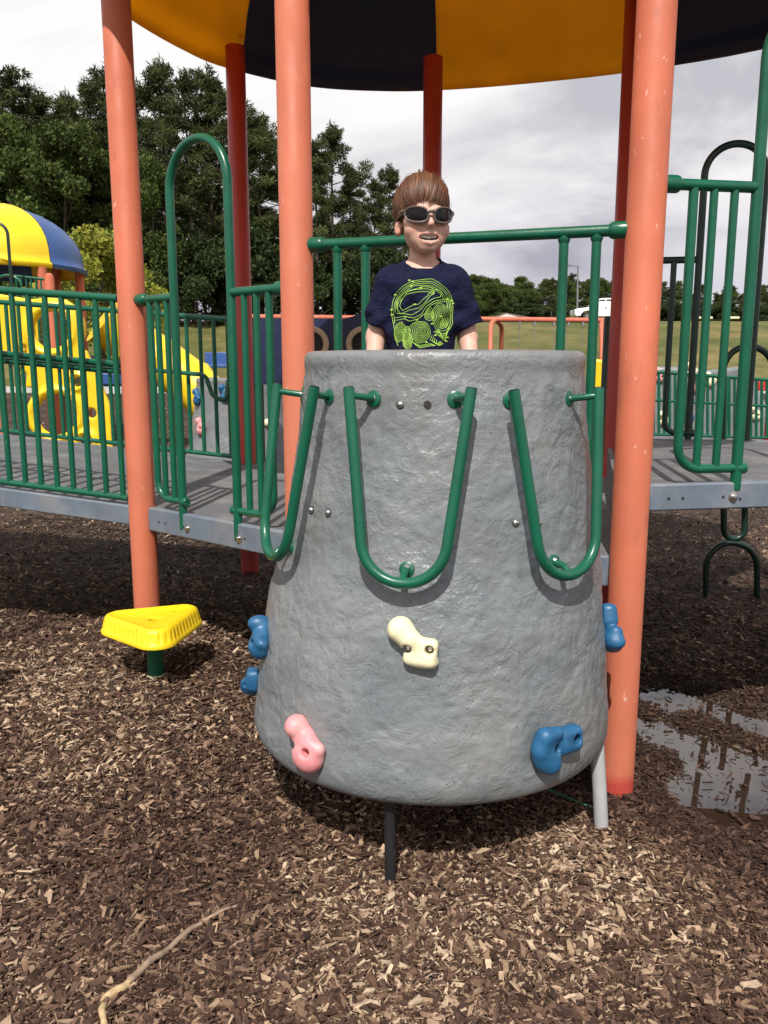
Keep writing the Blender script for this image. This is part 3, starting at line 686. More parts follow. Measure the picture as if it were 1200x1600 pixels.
# loop handles: a U of tube standing off the wall on three brackets
def handle(phi, ztop, zlow, wtop, wlow, so):
    n, tg = t_nrm(phi, (ztop+zlow)/2); up = np.cross(n, tg); up *= np.sign(up[2])
    c = t_pt(phi, (ztop+zlow)/2); h = (ztop-zlow)/2/up[2]
    F = lambda u, v, o=so: c+tg*u+up*v+n*o
    pts = fillet([F(-wtop, h), F(-wlow, -h), F(wlow, -h), F(wtop, h)], .105, 12)
    o = tube('loop_handle', pts, .0138, 'green', TW, 16)
    for s in (-1, 1):
        e = F(s*wtop, h); MB().lathe(e, [(.0120, -.002), (.0120, .0025), (.009, .003)], 14, e-F(s*wlow, -h)).build('end_cap', 'pipeb', o)
        inn = F(s*(wtop-.045), h-.020, 0); ph = math.atan2(inn[0]-t_x(inn[2]), CYT-inn[1]); w_ = t_pt(ph, inn[2]); nn, _ = t_nrm(ph, inn[2])
        st = F(s*wtop*.985, h-.018); MB().tube([st, st*.35+(w_+nn*.024)*.65, w_+nn*.003], [.0085, .009, .009], 10).lathe(w_, [(.021, -.004), (.021, .004), (.017, .006)], 16, nn).build('bracket', 'green', o)
        MB().lathe(w_+nn*.005+np.array([0, 0, 0]), [(.0085, 0), (.0085, .004), (.005, .008)], 12, nn).build('bolt_head', 'bolt', o)
    b = F(0, -h+.03, 0); ph = math.atan2(b[0]-t_x(b[2]), CYT-b[1]); w_ = t_pt(ph, b[2]); nn, _ = t_nrm(ph, b[2]); st = F(0, -h)
    MB().tube([st, (st+w_+nn*.02)/2+up*.006, w_+nn*.003], [.009, .009, .010], 10).lathe(w_, [(.0195, -.004), (.0195, .004), (.016, .006)], 16, nn).build('bracket', 'green', o)
    MB().lathe(w_+nn*.005+up*.004, [(.0085, 0), (.0085, .004), (.005, .008)], 12, nn).build('bolt_head', 'bolt', o)
    return o
HSO = .054
phc, zh = t_hit(641, 612, HSO); _, zl = t_hit(625, 917, HSO)
handle(phc+.0, zh, zl, .150, .095, HSO)
handle(phc+math.radians(49), zh-.004, zl, .150, .095, HSO)
handle(phc-math.radians(51), zh, zl, .150, .095, HSO)
# moulded hand holds
def hold_mesh(kind, h=.0035):
    g = Grid((-.10, -.115, -.02), (.10, .115, .085), h)
    if kind == 0:      # bulb above, broad jaw below, two bolt holes
        d = smin(g.cap((-.036, .034, .012), (-.014, .016, .016), .036, .030), g.box((.024, -.016, .006), (.044, .038, .026), .016), .020)
        d = smin(d, g.ell((.026, -.040, .004), (.046, .020, .022)), .012)
        holes = [(-.012, -.012), (.046, -.006)]
    elif kind == 1:    # knuckle: small knob, cross ridge, lower lip
        d = smin(g.ell((-.026, .048, .016), (.031, .033, .036)), g.ell((.006, -.026, .010), (.052, .050, .036)), .022)
        d = smin(d, g.cap((.020, .012, .020), (.050, -.006, .014), .017), .016); d = smin(d, g.ell((-.008, .016, .006), (.036, .036, .026)), .016)
        holes = [(-.032, -.002), (.022, -.014)]
    else:              # two lobes side by side
        d = smin(g.ell((-.036, .000, .010), (.040, .056, .028)), g.box((.046, .008, .008), (.040, .036, .024), .022), .026)
        d = smin(d, g.ell((-.020, -.036, .010), (.028, .030, .028)), .014)
        d = smin(d, smin(g.cap((-.058, .006, .018), (-.044, .040, .022), .020, .020), g.cap((-.044, .040, .022), (-.008, .040, .022), .020, .018), .012), .010)
        holes = [(-.014, .002), (.058, .010)]
    for x, y in holes: d = smax(d, -g.cap((x, y, .0), (x, y, .09), .0120), .006)
    d = smax(d, -g.Z-.006, .003)
    V, F = g.mesh(d); V = lap(V, F, 2, .5); return V, F, holes
HM = [hold_mesh(k) for k in range(3)]
def hold(kind, m, phi, z, rotz, sc=1., par=None, so=.004, lab=None, mirror=False, sz=1.):
    par = par or TW
    V, F, hs = HM[kind]; n, tg = t_nrm(phi, z); up = np.cross(n, tg); c, s = math.cos(rotz), math.sin(rotz)
    M = np.stack([tg*c+up*s, -tg*s+up*c, n], 1); fl = np.array([-1 if mirror else 1, 1, sz])
    o = link('hand_hold', meshnp('hand_hold', (V*fl*sc)@M.T+t_pt(phi, z, so)-org(TW), F[:, ::-1] if mirror else F, True), m, par)
    if lab: o['label'] = lab
    for x, y in hs: MB().lathe(M@(np.array([x, y, 0])*fl*sc)+t_pt(phi, z, so), [(.0062, -.002), (.0062, .0035), (.003, .0045)], 12, n).build('bolt_head', 'bolt', o)
    return o
ph, z = t_hit(646, 1005); hold(0, 'cream', ph, z, -.10, .93, lab='cream hand hold below the middle handle')
ph, z = t_hit(484, 1161); hold(1, 'pink', ph, z, .16, .96, lab='pink hand hold at lower left')
ph, z = t_hit(862, 1164); hold(2, 'blue', ph, z, .0, 1.02, lab='blue hand hold at lower right')
zq = P(958, 975, 2.40)[2]; hold(2, 'blue', math.radians(80), zq, 1.25, .88, sz=1.3, lab='blue hand hold on the right flank')
zq = P(405, 978, 2.40)[2]; hold(1, 'blue', math.radians(-72), zq, .0, .78, sz=1.3, lab='upper blue hand hold on the left flank')
zq = P(392, 1060, 2.40)[2]; hold(0, 'blue', math.radians(-82), zq, 1.5, .70, sz=1.4, lab='lower blue hand hold on the left flank')
g0 = G(611, 1383, float(H(.02, 1.97))); tube('leg', [(g0[0]-.002, g0[1], g0[2]-.1), (g0[0]-.003, g0[1]+.02, ZBOT+.05)], .0145, 'pipeb', TW, 14, label='black pipe leg')
g1 = G(943, 1298, float(H(.58, 2.2))); tube('leg', [(g1[0]+.003, g1[1], g1[2]-.1), (g1[0]-.012, g1[1]+.02, g1[2]+.12), (g1[0]-.025, g1[1]+.04, ZBOT+.06)], .0205, 'pipew', TW, 16, label='grey white pipe leg')
q0, q1 = G(845, 1243, -.03), G(930, 1278, -.06)
tag(tube('green_cord', [(q0[0]-.1, q0[1]+.12, .02), (q0[0], q0[1], q0[2]+.03), (q1[0], q1[1], q1[2]+.03), (q1[0]+.05, q1[1]-.02, q1[2]-.02)], .003, 'green'), 'thin green cord under the grey climbing tower beside its pale leg', 'cord')
# inside: the floor the boy stands on, carried by the deck
MB().prism([tuple(t_pt(PHI0+a, ZD, -.07)[:2]) for a in np.linspace(-1.7, 1.7, 24)]+[tuple(on(PB, PC, .93, 0)[:2]), tuple(on(PB, PC, .07, 0)[:2])], ZD-.08, ZD-.004).build('tower_floor', 'deck', TW)
# ------------------------------------------------------------------ stepping pods
def pod_mesh():
    n = 144; cs = [(math.radians(a), rr) for a, rr in ((97, .128), (217, .128), (337, .128))]; R0 = .062
    def outl(o, flute=0):
        # rounded triangle: hull of three discs
        pts = []
        for k in range(n):
            a = 2*math.pi*k/n; d = np.array([math.cos(a), math.sin(a)])
            best = max(d@np.array([rr*math.cos(c), rr*math.sin(c)]) for c, rr in cs)
            pts.append((a, best+R0))
        # support function -> points
        h = np.array([p[1] for p in pts]); aa = np.array([p[0] for p in pts]); V = []
        for k in range(n):
            a = aa[k]; i = max(range(3), key=lambda i: math.cos(a-cs[i][0])*cs[i][1]); c = np.array([cs[i][1]*math.cos(cs[i][0]), cs[i][1]*math.sin(cs[i][0])])
            V.append(c+(R0+o)*np.array([math.cos(a), math.sin(a)]))
        V = np.array(V); d = np.vstack([V, V[:1]]); s = np.append(0, np.cumsum(np.hypot(*np.diff(d, axis=0).T))); u = np.linspace(0, s[-1], 241)[:-1]
        W = np.stack([np.interp(u, s, d[:, 0]), np.interp(u, s, d[:, 1])], 1)
        for _ in range(3): W = (np.roll(W, 1, 0)+W*2+np.roll(W, -1, 0))/4
        if flute:
            nr = W/np.linalg.norm(W, axis=1)[:, None]; W = W-nr*(flute*np.clip(np.sin(np.arange(240)*2*math.pi/6), 0, 1))[:, None]
        return W
    rings = [(outl(-.002), -.072, 1), (outl(.012), -.070, 1), (outl(.013), -.060, 1), (outl(.008), -.052, 1), (outl(.006, .005), -.046, 1), (outl(.001, .006), -.020, 1), (outl(-.003), -.010, 1), (outl(-.008), -.002, 1), (outl(-.018), .002, 1), (outl(-.030), -.004, 1)]
    V = []; F = []
    for W, z, s in rings: V += [(x, y, z) for x, y in W]
    base = rings[-1][0]
    for s, z in ((.7, -.010), (.4, -.013), (.13, -.014), (.115, -.016), (.11, -.04)): 
        c = base*s; 
        if s < .2: rr = .0185*s/.13; c = np.stack([rr*base[:, 0]/np.hypot(*base.T), rr*base[:, 1]/np.hypot(*base.T)], 1)
        V += [(x, y, z) for x, y in c]
    m = 240; K = len(V)//m
    for i in range(K-1):
        for k in range(m): F.append((i*m+k, i*m+(k+1) % m, (i+1)*m+(k+1) % m, (i+1)*m+k))
    F.append(tuple(range(m))[::-1])
    return np.array(V), F
MT['podtop'] = mat('scuffed_yellow_plastic', (.84, .60, .012), .4, .06, 6., .05, 90, col2=(.20, .13, .03), c2=(.66, .70), c2scale=16)
Vp, Fp = pod_mesh()
pg = G(245, 1073, .035); gz = float(H(pg[0], pg[1]))
ptop = P(243, 962, pg[1])[2]
POD = thing('stepping_pod', 'yellow three-cornered stepping pod on a short green stem beside the grey tower', 'stepping pod', (pg[0], pg[1], gz))
sc_ = 150*(pg[1]*.985+.17)/1294/.355
Vq = Vp.copy(); Vq[:, :2] *= sc_; Vq = Vq@rot2(math.radians(-47)).T
seat = link('seat', meshnp('seat', Vq+[0, 0, ptop-gz], Fp, True, sharp=45), 'podtop', POD)
MB().lathe((pg[0], pg[1], 0), [(.0165, ptop-.045), (.0165, ptop-.030), (.012, ptop-.029)], 18).build('socket', 'hole', POD)
MB().lathe((pg[0], pg[1], 0), [(.031, gz-.1), (.031, ptop-.03)], 24).build('stem', 'green', POD)
MB().lathe((pg[0], pg[1], 0), [(.037, gz-.02), (.036, gz+.009), (.032, gz+.012)], 20).build('stem_collar', 'cream', POD)
pg2 = G(-92, 1098, .03); copy_tree(POD, (pg2[0], pg2[1], float(H(pg2[0], pg2[1]))), 'yellow stepping pod at the very edge, its shade falling over the chips', None)
# ------------------------------------------------------------------ fallen stick
sp_ = [(163, 1610), (160, 1580), (163, 1558), (185, 1548), (212, 1524), (238, 1500), (262, 1482), (290, 1459), (315, 1440), (345, 1425), (372, 1413)]
pts = []
for a in sp_:
    q = G(*a, 0.02); q = G(*a, float(H(q[0], q[1]))+.016); pts.append(q)
pts = np.array(pts); tt = np.linspace(0, 10, 60); pts = np.stack([np.interp(tt, range(11), pts[:, k]) for k in range(3)], 1)
for _ in range(3): pts[1:-1] = (pts[:-2]+pts[1:-1]*2+pts[2:])/4
pts[:, 2] += .003*np.sin(np.arange(60)*.5); pts[:, 0] += .006*np.array([mnoise.noise((t*1.4, 3, 0)) for t in tt]); rr = np.interp(tt, [0, 1.5, 3, 5, 10], [.0065, .0075, .0088, .0078, .0034])*(1+.3*np.array([mnoise.noise((t*3, 0, 0)) for t in tt]))
mb = MB().tube(pts, rr, 9); nv_ = len(mb.v)
k = 47; mb.tube([pts[k], pts[k]+[.002, .012, .006], pts[k]+[0, .026, .009]], [.002, .0017, .001], 6)
k = 31; mb.tube([pts[k], pts[k]+[-.008, .004, .005]], [.0024, .0012], 6)
colv = np.repeat(np.where((tt < 3.6)[:, None], np.array([[.50, .36, .19]]), np.array([[.27, .19, .13]]))*np.array([[.75+.5*rnd.random()] for _ in tt]), 9, 0); colv = np.vstack([colv, np.full((len(mb.v)-nv_, 3), .2)*[1, .75, .5]])
o = link('fallen_branch', meshnp('fallen_branch', np.array(mb.v), mb.f, True, colv), 'stick')
tag(o, 'thin bare fallen branch with its stripped pale end, lying on the wood chips', 'branch')
# one larger leaf litter piece and clover of bigger slivers are part of the chips
# ------------------------------------------------------------------ the boy
BX, BY = .112, 2.50; ZH = P(662, 342, BY)[2]           # middle of the head at spectacle height
YAW = math.radians(11)
def boy():
    root = thing('person', 'boy in dark sunglasses and navy T-shirt with lime line drawing, grinning atop the grey tower', 'person', (BX, BY, ZD))
    O = org(root); Zh = ZH-ZD                           # local z: 0 at the feet
    zs = P(660, 417, BY)[2]-ZD                          # shoulder line
    h = .0036; g = Grid((-.24, -.17, -.01), (.24, .15, Zh+.14), h)
    hr = rot2(YAW)
    R = lambda x, y, z: tuple(hr@np.array([x, y, z])+np.array([0, 0, Zh]))
    # head in its own turned frame
    sub = Grid((-.12, -.13, Zh-.16), (.12, .13, Zh+.14), h)
    def head(G_):
        Xs, Ys = G_.X.copy(), G_.Y.copy(); c, s = math.cos(-YAW), math.sin(-YAW); G_.X, G_.Y = Xs*c-Ys*s, Xs*s+Ys*c; Z0 = Zh
        E_ = lambda c_, r_: G_.ell((c_[0], c_[1], c_[2]+Z0), r_); C_ = lambda a, b, ra, rb=None: G_.cap((a[0], a[1], a[2]+Z0), (b[0], b[1], b[2]+Z0), ra, rb)
        d = smin(E_((0, .018, .035), (.069, .088, .074)), E_((0, -.026, -.030), (.059, .056, .058)), .03)
        d = smin(d, E_((0, -.034, -.060), (.053, .046, .036)), .024); d = smin(d, C_((-.012, -.060, -.087), (.012, -.060, -.087), .0145), .016)
        for s_ in (-1, 1):
            d = smin(d, E_((s_*.040, -.050, -.038), (.023, .025, .021)), .016)
            d = smin(d, E_((s_*.030, -.068, .016), (.022, .010, .007)), .012)
            d = smax(d, -E_((s_*.032, -.094, -.004), (.017, .018, .012)), .012)
            e = E_((s_*.071, .006, -.029), (.011, .016, .022)); e = smax(e, -E_((s_*.080, -.008, -.027), (.008, .009, .015)), .005); d = smin(d, e, .006)
            d = smin(d, C_((s_*.0095, -.084, -.032), (s_*.008, -.082, -.030), .0075), .006)
            d = smax(d, -E_((s_*.0052, -.094, -.0385), (.003, .006, .003)), .003)
            d = smax(d, -C_((s_*.014, -.096, -.036), (s_*.035, -.081, -.060), .0036), .009)
        d = smin(d, C_((0, -.080, .004), (0, -.095, -.027), .0065, .0098), .010)
        # open grin
        x_, z_ = G_.X, G_.Z-np.float32(Z0); zc_ = -.0655+6.5*x_*x_; hh = .0092*np.sqrt(np.clip(1-(x_/.0285)**2, 0, 1))
        d = smin(d, E_((0, -.057, -.064), (.042, .024, .025)), .014)
        bw = lambda s0, y0, r0: np.sqrt(np.maximum(0, np.abs(np.abs(x_)-0)-.029)**2+(z_-zc_-s0*hh*1.2)**2+(G_.Y-(y0+6.5*x_*x_))**2)-r0
        d = smin(d, bw(1, -.0810, .0042), .005); d = smin(d, bw(-1, -.0800, .0050), .005)
        cut = np.maximum(np.maximum(np.abs(z_-zc_)-hh, np.abs(x_)-.0285), G_.Y+.060); d = smax(d, -cut, .0015)
        G_.X, G_.Y = Xs, Ys; return d
    D = np.full(g.X.shape, 1., np.float32)
    # torso, arms, legs
    def torso(G_):
        q = smin(G_.ell((0, .0, zs-.12), (.090, .062, .15)), G_.ell((0, .0, zs-.29), (.082, .060, .11)), .04)
        q = smin(q, G_.cap((-.076, .006, zs-.038), (.076, .006, zs-.038), .031), .03)
        for s in (-1, 1): q = smin(q, G_.cap((s*.030, .010, zs-.008), (s*.085, .008, zs-.036), .026, .026), .02)
        for s in (-1, 1): q = smin(q, G_.cap((s*.098, .006, zs-.044), (s*.118, .009, zs-.095), .032, .030), .016)
        return q
    D = smin(torso(g), g.cap((0, .020, zs-.02), (0, .018, Zh-.070), .041, .0375), .014)
    fingers = []
    for s in (-1, 1):
        sh, el, wr = (s*.102, .006, zs-.050), (s*.136, .012, zs-.20), (s*.146, -.075, zs-.335)
        a = smin(g.cap(sh, el, .033, .0285), g.cap(el, wr, .0285, .0185), .012); D = smin(D, a, .02)
        D = smin(D, g.cap((s*.045, 0, zs-.33), (s*.05, -.01, .26), .062, .043), .03); D = smin(D, g.cap((s*.05, -.01, .26), (s*.052, .006, .05), .042, .026), .012)
        D = smin(D, g.cap((s*.052, .012, .03), (s*.060, -.10, .022), .028, .024), .015)
        pa = (s*.148, -.100, zs-.372); D = smin(D, g.cap(wr, pa, .017, .021), .010)
        for k in range(4):
            b = (s*(.164-.011*k), -.110+.0, zs-.385); m_ = (b[0], b[1]-.018, b[2]-.022); t = (b[0], m_[1]+.012, m_[2]-.016*(1, 1.2, 1.1, .85)[k]); fingers += [(b, m_, .0072), (m_, t, .0066)]
        fingers += [((s*.130, -.098, zs-.362), (s*.118, -.116, zs-.384), .0078), ((s*.118, -.116, zs-.384), (s*.120, -.132, zs-.398), .007)]
    for a, b, r in fingers: D = smin(D, g.cap(a, b, r), .004)
    # write the head into the upper block of the same grid so the skin is one surface
    k0 = int((Zh-.16-g.lo[2])/h); blk = Grid.__new__(Grid); blk.X, blk.Y, blk.Z = g.X[:, :, k0:], g.Y[:, :, k0:], g.Z[:, :, k0:]
    blk.X = blk.X.copy(); blk.Y = blk.Y.copy(); D[:, :, k0:] = smin(D[:, :, k0:], head(blk), .009)
    V, F = g.mesh(D); V = lap(V, F, 1, .4)
    # colour: lips, cheeks, ears, mouth cavity
    hv = (V-[0, 0, Zh])@hr; c = np.tile(np.array([.64, .385, .295]), (len(V), 1))
    def blend(m, col): m = np.clip(m, 0, 1)[:, None]; return c*(1-m)+np.array(col)*m
    ga = lambda p, r: np.exp(-(((hv-np.array(p))/np.array(r))**2).sum(1))
    for s in (-1, 1): c = blend(.35*ga((s*.04, -.07, -.035), (.02, .03, .018)), (.60, .22, .17)); c = blend(.45*ga((s*.075, .0, -.03), (.012, .03, .035)), (.58, .2, .15))
    c = blend(.25*ga((0, -.1, -.03), (.012, .02, .01)), (.6, .22, .18))
    zc_ = -.0655+6.5*hv[:, 0]**2; hh = .0092*np.sqrt(np.clip(1-(hv[:, 0]/.0285)**2, 0, 1)); dz_ = np.abs(hv[:, 2]-zc_)-hh
    lip = np.clip(1.25-np.abs(dz_-.002)/.0040, 0, 1)*(np.abs(hv[:, 0]) < .0315)*(hv[:, 1] < -.066)*.6; c = blend(lip, (.52, .20, .17))
    cav = (dz_ < .0006) & (np.abs(hv[:, 0]) < .0285) & (hv[:, 1] > -.0770+6*hv[:, 0]**2) & (hv[:, 1] < -.05); c[cav] = (.10, .022, .02)
    link('body', meshnp('body', V, F, True, c), 'skin', root)
    # teeth
    tb = MB(); n = 8
    for row in (1, -1):
        for i in range(n):
            w0 = .0228 if row > 0 else .0195; a0, a1 = -w0+2*w0*i/n+.0003, -w0+2*w0*(i+1)/n-.0003; f = lambda x: -.0785+6.5*x*x
            zt_ = lambda x: -.0655+6.5*x*x+row*.0092*math.sqrt(1-(x/.0285)**2)+row*.001
            hh = row*((.0100 if row > 0 else .0064)-.0025*abs(i-3.5)/3.5)
            q = [np.array([x, f(x)+dy, z]) for dy in (0, .004) for x in (a0, a1) for z in (zt_(x), zt_(x)-hh)]
            tb.add([hr@v+np.array([0, 0, Zh])+O for v in q], [(0, 1, 3, 2), (4, 6, 7, 5), (0, 4, 5, 1), (2, 3, 7, 6), (0, 2, 6, 4), (1, 5, 7, 3)])
    tb.build('teeth', 'teeth', root, bevel=.0006)
    # shirt
    g2 = Grid((-.24, -.13, zs-.37), (.24, .13, zs+.07), .0036)
    zc_ = zs-.17; rx = np.interp(g2.Z, [zs-.36, zs-.24, zs-.12, zs-.05, zs], [.103, .100, .106, .104, .085]).astype(np.float32); ry = np.interp(g2.Z, [zs-.36, zs-.2, zs-.08, zs], [.078, .077, .076, .058]).astype(np.float32)
    k0 = np.sqrt((g2.X/rx)**2+((g2.Y-.0)/ry)**2); d = (k0-1)*np.minimum(rx, ry); d = smax(d, g2.Z-(zs-.010)+np.abs(g2.X)*.24, .03)
    d = smin(d, g2.cap((-.075, .006, zs-.030), (.075, .006, zs-.030), .036), .03); d = smin(d, g2.cap((0, .010, zs-.03), (0, .008, zs+.004), .056, .050), .028)
    ends = []
    fold = .0042*np.sin(g2.X*46+g2.Z*38+2*np.sin(g2.Z*24))*np.sin(g2.Z*26+g2.X*12)+.0026*np.sin(g2.X*80-g2.Z*60+1.5+2*np.sin(g2.Z*30))
    for s in (-1, 1):
        a, b = np.array((s*.092, .006, zs-.040)), np.array((s*(.128 if s < 0 else .138), .010, zs-.172)); u = (b-a)/np.linalg.norm(b-a)
        sl = g2.cap(a, b+u*.03, .043, .0485); al = (g2.X-b[0])*u[0]+(g2.Y-b[1])*u[1]+(g2.Z-b[2])*u[2]
        arm = g2.cap((s*.102, .006, zs-.050), (s*.136, .012, zs-.20), .031, .0265); sl = smin(sl, arm-.0095, .012); sl = smax(sl, al, .004)
        d = smin(d, sl, .022); ends.append((arm, al))
    d = d+fold*np.clip((zs-g2.Z)*9, .15, 1)
    d = np.minimum(d, torso(g2)-.0055)
    for arm, al in ends: d = np.maximum(d, -np.maximum(arm-.0035, -al-.022))
    ck = smin(g2.cap((0, -.010, zs+.016), (0, -.002, zs+.10), .046, .060), g2.cap((-.022, .0, zs+.022), (.022, .0, zs+.022), .034), .01); d = smax(d, -ck, .003); d = smax(d, -(g2.Z-(zs-.36)), .004)
    d = smax(d, g2.Z-(zs+.030), .003)
    V, F = g2.mesh(d); V = lap(V, F, 2, .5); link('shirt', meshnp('shirt', V, F, True), 'shirt', root)
    # neck rib
    rb = []
    for k in range(40):
        a = 2*math.pi*k/40; rb.append((.0530*math.cos(a), .004+.0480*math.sin(a), zs+.010+.024*math.sin(a)+.004*math.cos(2*a)))
    MB().tube([np.array(p)+O for p in rb], .0055, 8, closed=True).build('neck_band', 'shirt', root)
    bvh = BVHTree.FromPolygons([tuple(v) for v in V], [tuple(f) for f in F])
    # printed line drawing, traced on the cloth
    pr = MB()
    def Zx(zx, zy): q = P(560+zx/5, 240+zy/5, BY-.07); return q[0]-BX, q[2]-ZD
    def line(pts, closed=False, w=.00065, n=90):
        p = np.array(pts, float)
        if closed: p = np.vstack([p, p[:1]])
        s = np.append(0, np.cumsum(np.hypot(*np.diff(p, axis=0).T))); u = np.linspace(0, s[-1], n); p = np.stack([np.interp(u, s, p[:, 0]), np.interp(u, s, p[:, 1])], 1)
        if not closed:
            for _ in range(2): p[1:-1] = (p[:-2]+p[1:-1]*2+p[2:])/4
        W = []
        for a, b in p:
            x, z = Zx(a, b); hit = bvh.ray_cast(Vector((x, -.5, z)), Vector((0, 1, 0)))
            W.append(np.array([x, (hit[0].y if hit[0] else -.075)-.0009, z]))
        W = np.array(W); T = np.gradient(W, axis=0); N_ = np.stack([-T[:, 2], 0*T[:, 0], T[:, 0]], 1); N_ /= np.linalg.norm(N_, axis=1)[:, None]+1e-9
        A, B = W-N_*w, W+N_*w; m = len(W); vv = np.concatenate([A, B, A+[0, .0012, 0], B+[0, .0012, 0]])+O
        pr.add(vv, [(i, m+i, m+i+1, i+1) for i in range(m-1)]+[(i, i+1, 2*m+i+1, 2*m+i) for i in range(m-1)]+[(m+i+1, m+i, 3*m+i, 3*m+i+1) for i in range(m-1)])
    def loops(cx, cy, rx, ry, n, rot=0., jit=.10, w=.00065, seed=0, inner=.12, drift=(0, 0)):
        for k in range(n):
            f = 1-(1-inner)*k/max(1, n-1); pts = []
            for i in range(72):
                a = 2*math.pi*i/72; q = 1+jit*mnoise.noise((math.cos(a)*1.3+seed, math.sin(a)*1.3, k*.22))*2+jit*.5*mnoise.noise((math.cos(a)*3+seed*3, math.sin(a)*3, k*.35))
                x, y = rx*f*q*math.cos(a), ry*f*q*math.sin(a); pts.append((cx+drift[0]*(1-f)+x*math.cos(rot)-y*math.sin(rot), cy+drift[1]*(1-f)+x*math.sin(rot)+y*math.cos(rot)))
            line(pts, True, w)
    # nested cranium contours
    outer = [(275, 1330), (258, 1240), (268, 1150), (300, 1085), (350, 1030), (420, 995), (500, 980), (580, 982), (640, 1010), (700, 1060), (735, 1120), (745, 1200), (738, 1290)]
    for k in range(5):
        cx, cy = 500, 1230; f = 1-.062*k
        line([(cx+(a-cx)*f+7*mnoise.noise((i*.9, k*.6, 2.)), cy+(b-cy)*f+10*mnoise.noise((i*.8, k*.5, 5.))) for i, (a, b) in enumerate(outer[k//2:len(outer)-(k > 1)-(k > 3)])])
    line([(345, 1225), (322, 1190), (335, 1140), (375, 1100), (440, 1085), (500, 1078), (555, 1078), (548, 1105), (505, 1140), (470, 1178), (430, 1180), (385, 1205), (345, 1225)])
    line([(330, 1250), (300, 1205), (305, 1140), (350, 1090), (430, 1065), (520, 1055), (590, 1068), (585, 1098), (560, 1110), (520, 1165), (470, 1208), (400, 1222), (330, 1250)])
    line([(300, 1245), (360, 1250), (420, 1262), (480, 1225), (530, 1170), (590, 1130), (640, 1120), (655, 1085), (630, 1065), (600, 1062)])
    line([(285, 1280), (350, 1270), (430, 1285), (490, 1258), (530, 1195), (600, 1150), (680, 1135), (735, 1150)])
    line([(290, 1300), (360, 1290), (400, 1310), (470, 1290), (530, 1240), (560, 1190), (620, 1160), (700, 1150)])
    loops(578, 1085, 14, 16, 2, seed=2)
    loops(655, 1285, 78, 118, 7, -.12, .07, seed=4, drift=(-6, -10)); loops(668, 1330, 26, 34, 3, .3, .12, seed=9)
    loops(552, 1255, 32, 50, 4, .1, .12, seed=12)
    loops(482, 1390, 82, 82, 7, .2, .08, seed=16); loops(325, 1392, 44, 78, 6, .1, .1, seed=21); loops(385, 1465, 38, 58, 6, 0, .1, seed=27); loops(380, 1375, 22, 24, 3, 0, .1, seed=29)
    for k in range(5): line([(590+k*9, 1395+k*7), (625+k*6, 1375+k*16), (650+k*4, 1420+k*10), (690-k*3, 1400+k*16), (722-k*8, 1330+k*22)])
    for k in range(4): line([(575+12*k, 1420+k*12), (560+16*k, 1455+8*k), (610+6*k, 1490+4*k), (640+8*k, 1465+6*k)])
    for k in range(3): line([(420+10*k, 1470+10*k), (480, 1500+9*k), (560, 1485+9*k), (600, 1500)])
    line([(275, 1330), (285, 1400), (300, 1470), (310, 1500)])
    for a, b in ((398, 988), (425, 998), (412, 1033), (488, 1050), (288, 1098), (745, 1165), (735, 1145), (258, 1215), (262, 1255), (440, 1178), (455, 1300), (645, 1272), (700, 1132), (700, 1435), (690, 1465), (575, 1330), (600, 1420), (365, 1275), (530, 1475), (620, 1395)): line([(a-9, b+1), (a, b-2), (a+10, b)], w=.0018, n=6)
    pr.build('shirt_print', 'print', root, smooth=False)
    # shorts
    g3 = Grid((-.14, -.12, .2), (.14, .12, zs-.3), .006)
    d = smin(g3.ell((0, .0, zs-.36), (.098, .082, .10)), g3.cap((-.05, -.004, zs-.36), (-.056, -.008, .29), .068, .072), .03); d = smin(d, g3.cap((.05, -.004, zs-.36), (.056, -.008, .29), .068, .072), .03)
    d = smax(d, .27-g3.Z, .004); V, F = g3.mesh(d); V = lap(V, F, 1); link('shorts', meshnp('shorts', V, F, True), 'shorts', root)
    # hair: a cap, then combed strands over it
    g4 = Grid((-.1, -.1, -.10), (.1, .13, .14), .0036)
    HC, HR = np.array([0, .016, .038]), np.array([.0765, .0945, .0875])
    d = g4.ell(HC, HR); d = smax(d, -g4.ell(HC-[0, 0, .01], HR*.86), .003)
    def fringe(a):                     # lowest hair z by azimuth from the face (0 = front)
        a = np.abs(a); return np.interp(a, [0, .25, .55, .85, 1.05, 1.25, 1.6, 2.2, 3.2], [.056, .050, .041, .030, -.012, -.028, .002, -.050, -.072])
    aa = np.arctan2(g4.X, -(g4.Y-.016)); d = smax(d, fringe(aa)-g4.Z+.004, .004)
    V, F = g4.mesh(d); V = lap(V, F, 2); base = np.array([.115, .047, .022]); cap_o = V@hr.T+[0, 0, Zh]
    hair = link('hair', meshnp('hair', cap_o, F, True, np.tile(base*.7, (len(V), 1))), 'hair', root)
    n = 3600; crown = np.array([.008, .055, .113]); sv, sf, sc2 = [], [], []; r2 = np.random.default_rng(3)
    for i in range(n):
        a = r2.uniform(-math.pi, math.pi); a += .65*(round(a*13)/13-a)*r2.random()**.4; low = float(fringe(a))+r2.normal(-.001, .0085)+.011*mnoise.noise((round(a*13)*.7, 0, 0))-(.008 if abs(a) < .9 and r2.random() < .3 else 0); a += r2.normal(0, .03)
        sz = math.asin(max(-.97, min(.97, (low-HC[2])/HR[2]))); t0 = r2.random()**.6*.75; lift = 1.0+.030*r2.random()+.030*(.5+mnoise.noise((round(a*13)*1.7, 3., 0)))+(.09*r2.random() if r2.random() < .06 else 0); m = 9; pts = []
        d0 = (crown-HC)/HR; d0 /= np.linalg.norm(d0); e = np.array([math.sin(a)*math.cos(sz), -math.cos(a)*math.cos(sz), math.sin(sz)])
        an = math.acos(max(-1, min(1, d0@e))); jit = r2.normal(.10*math.sin(3*a+.7)+.06, .085)
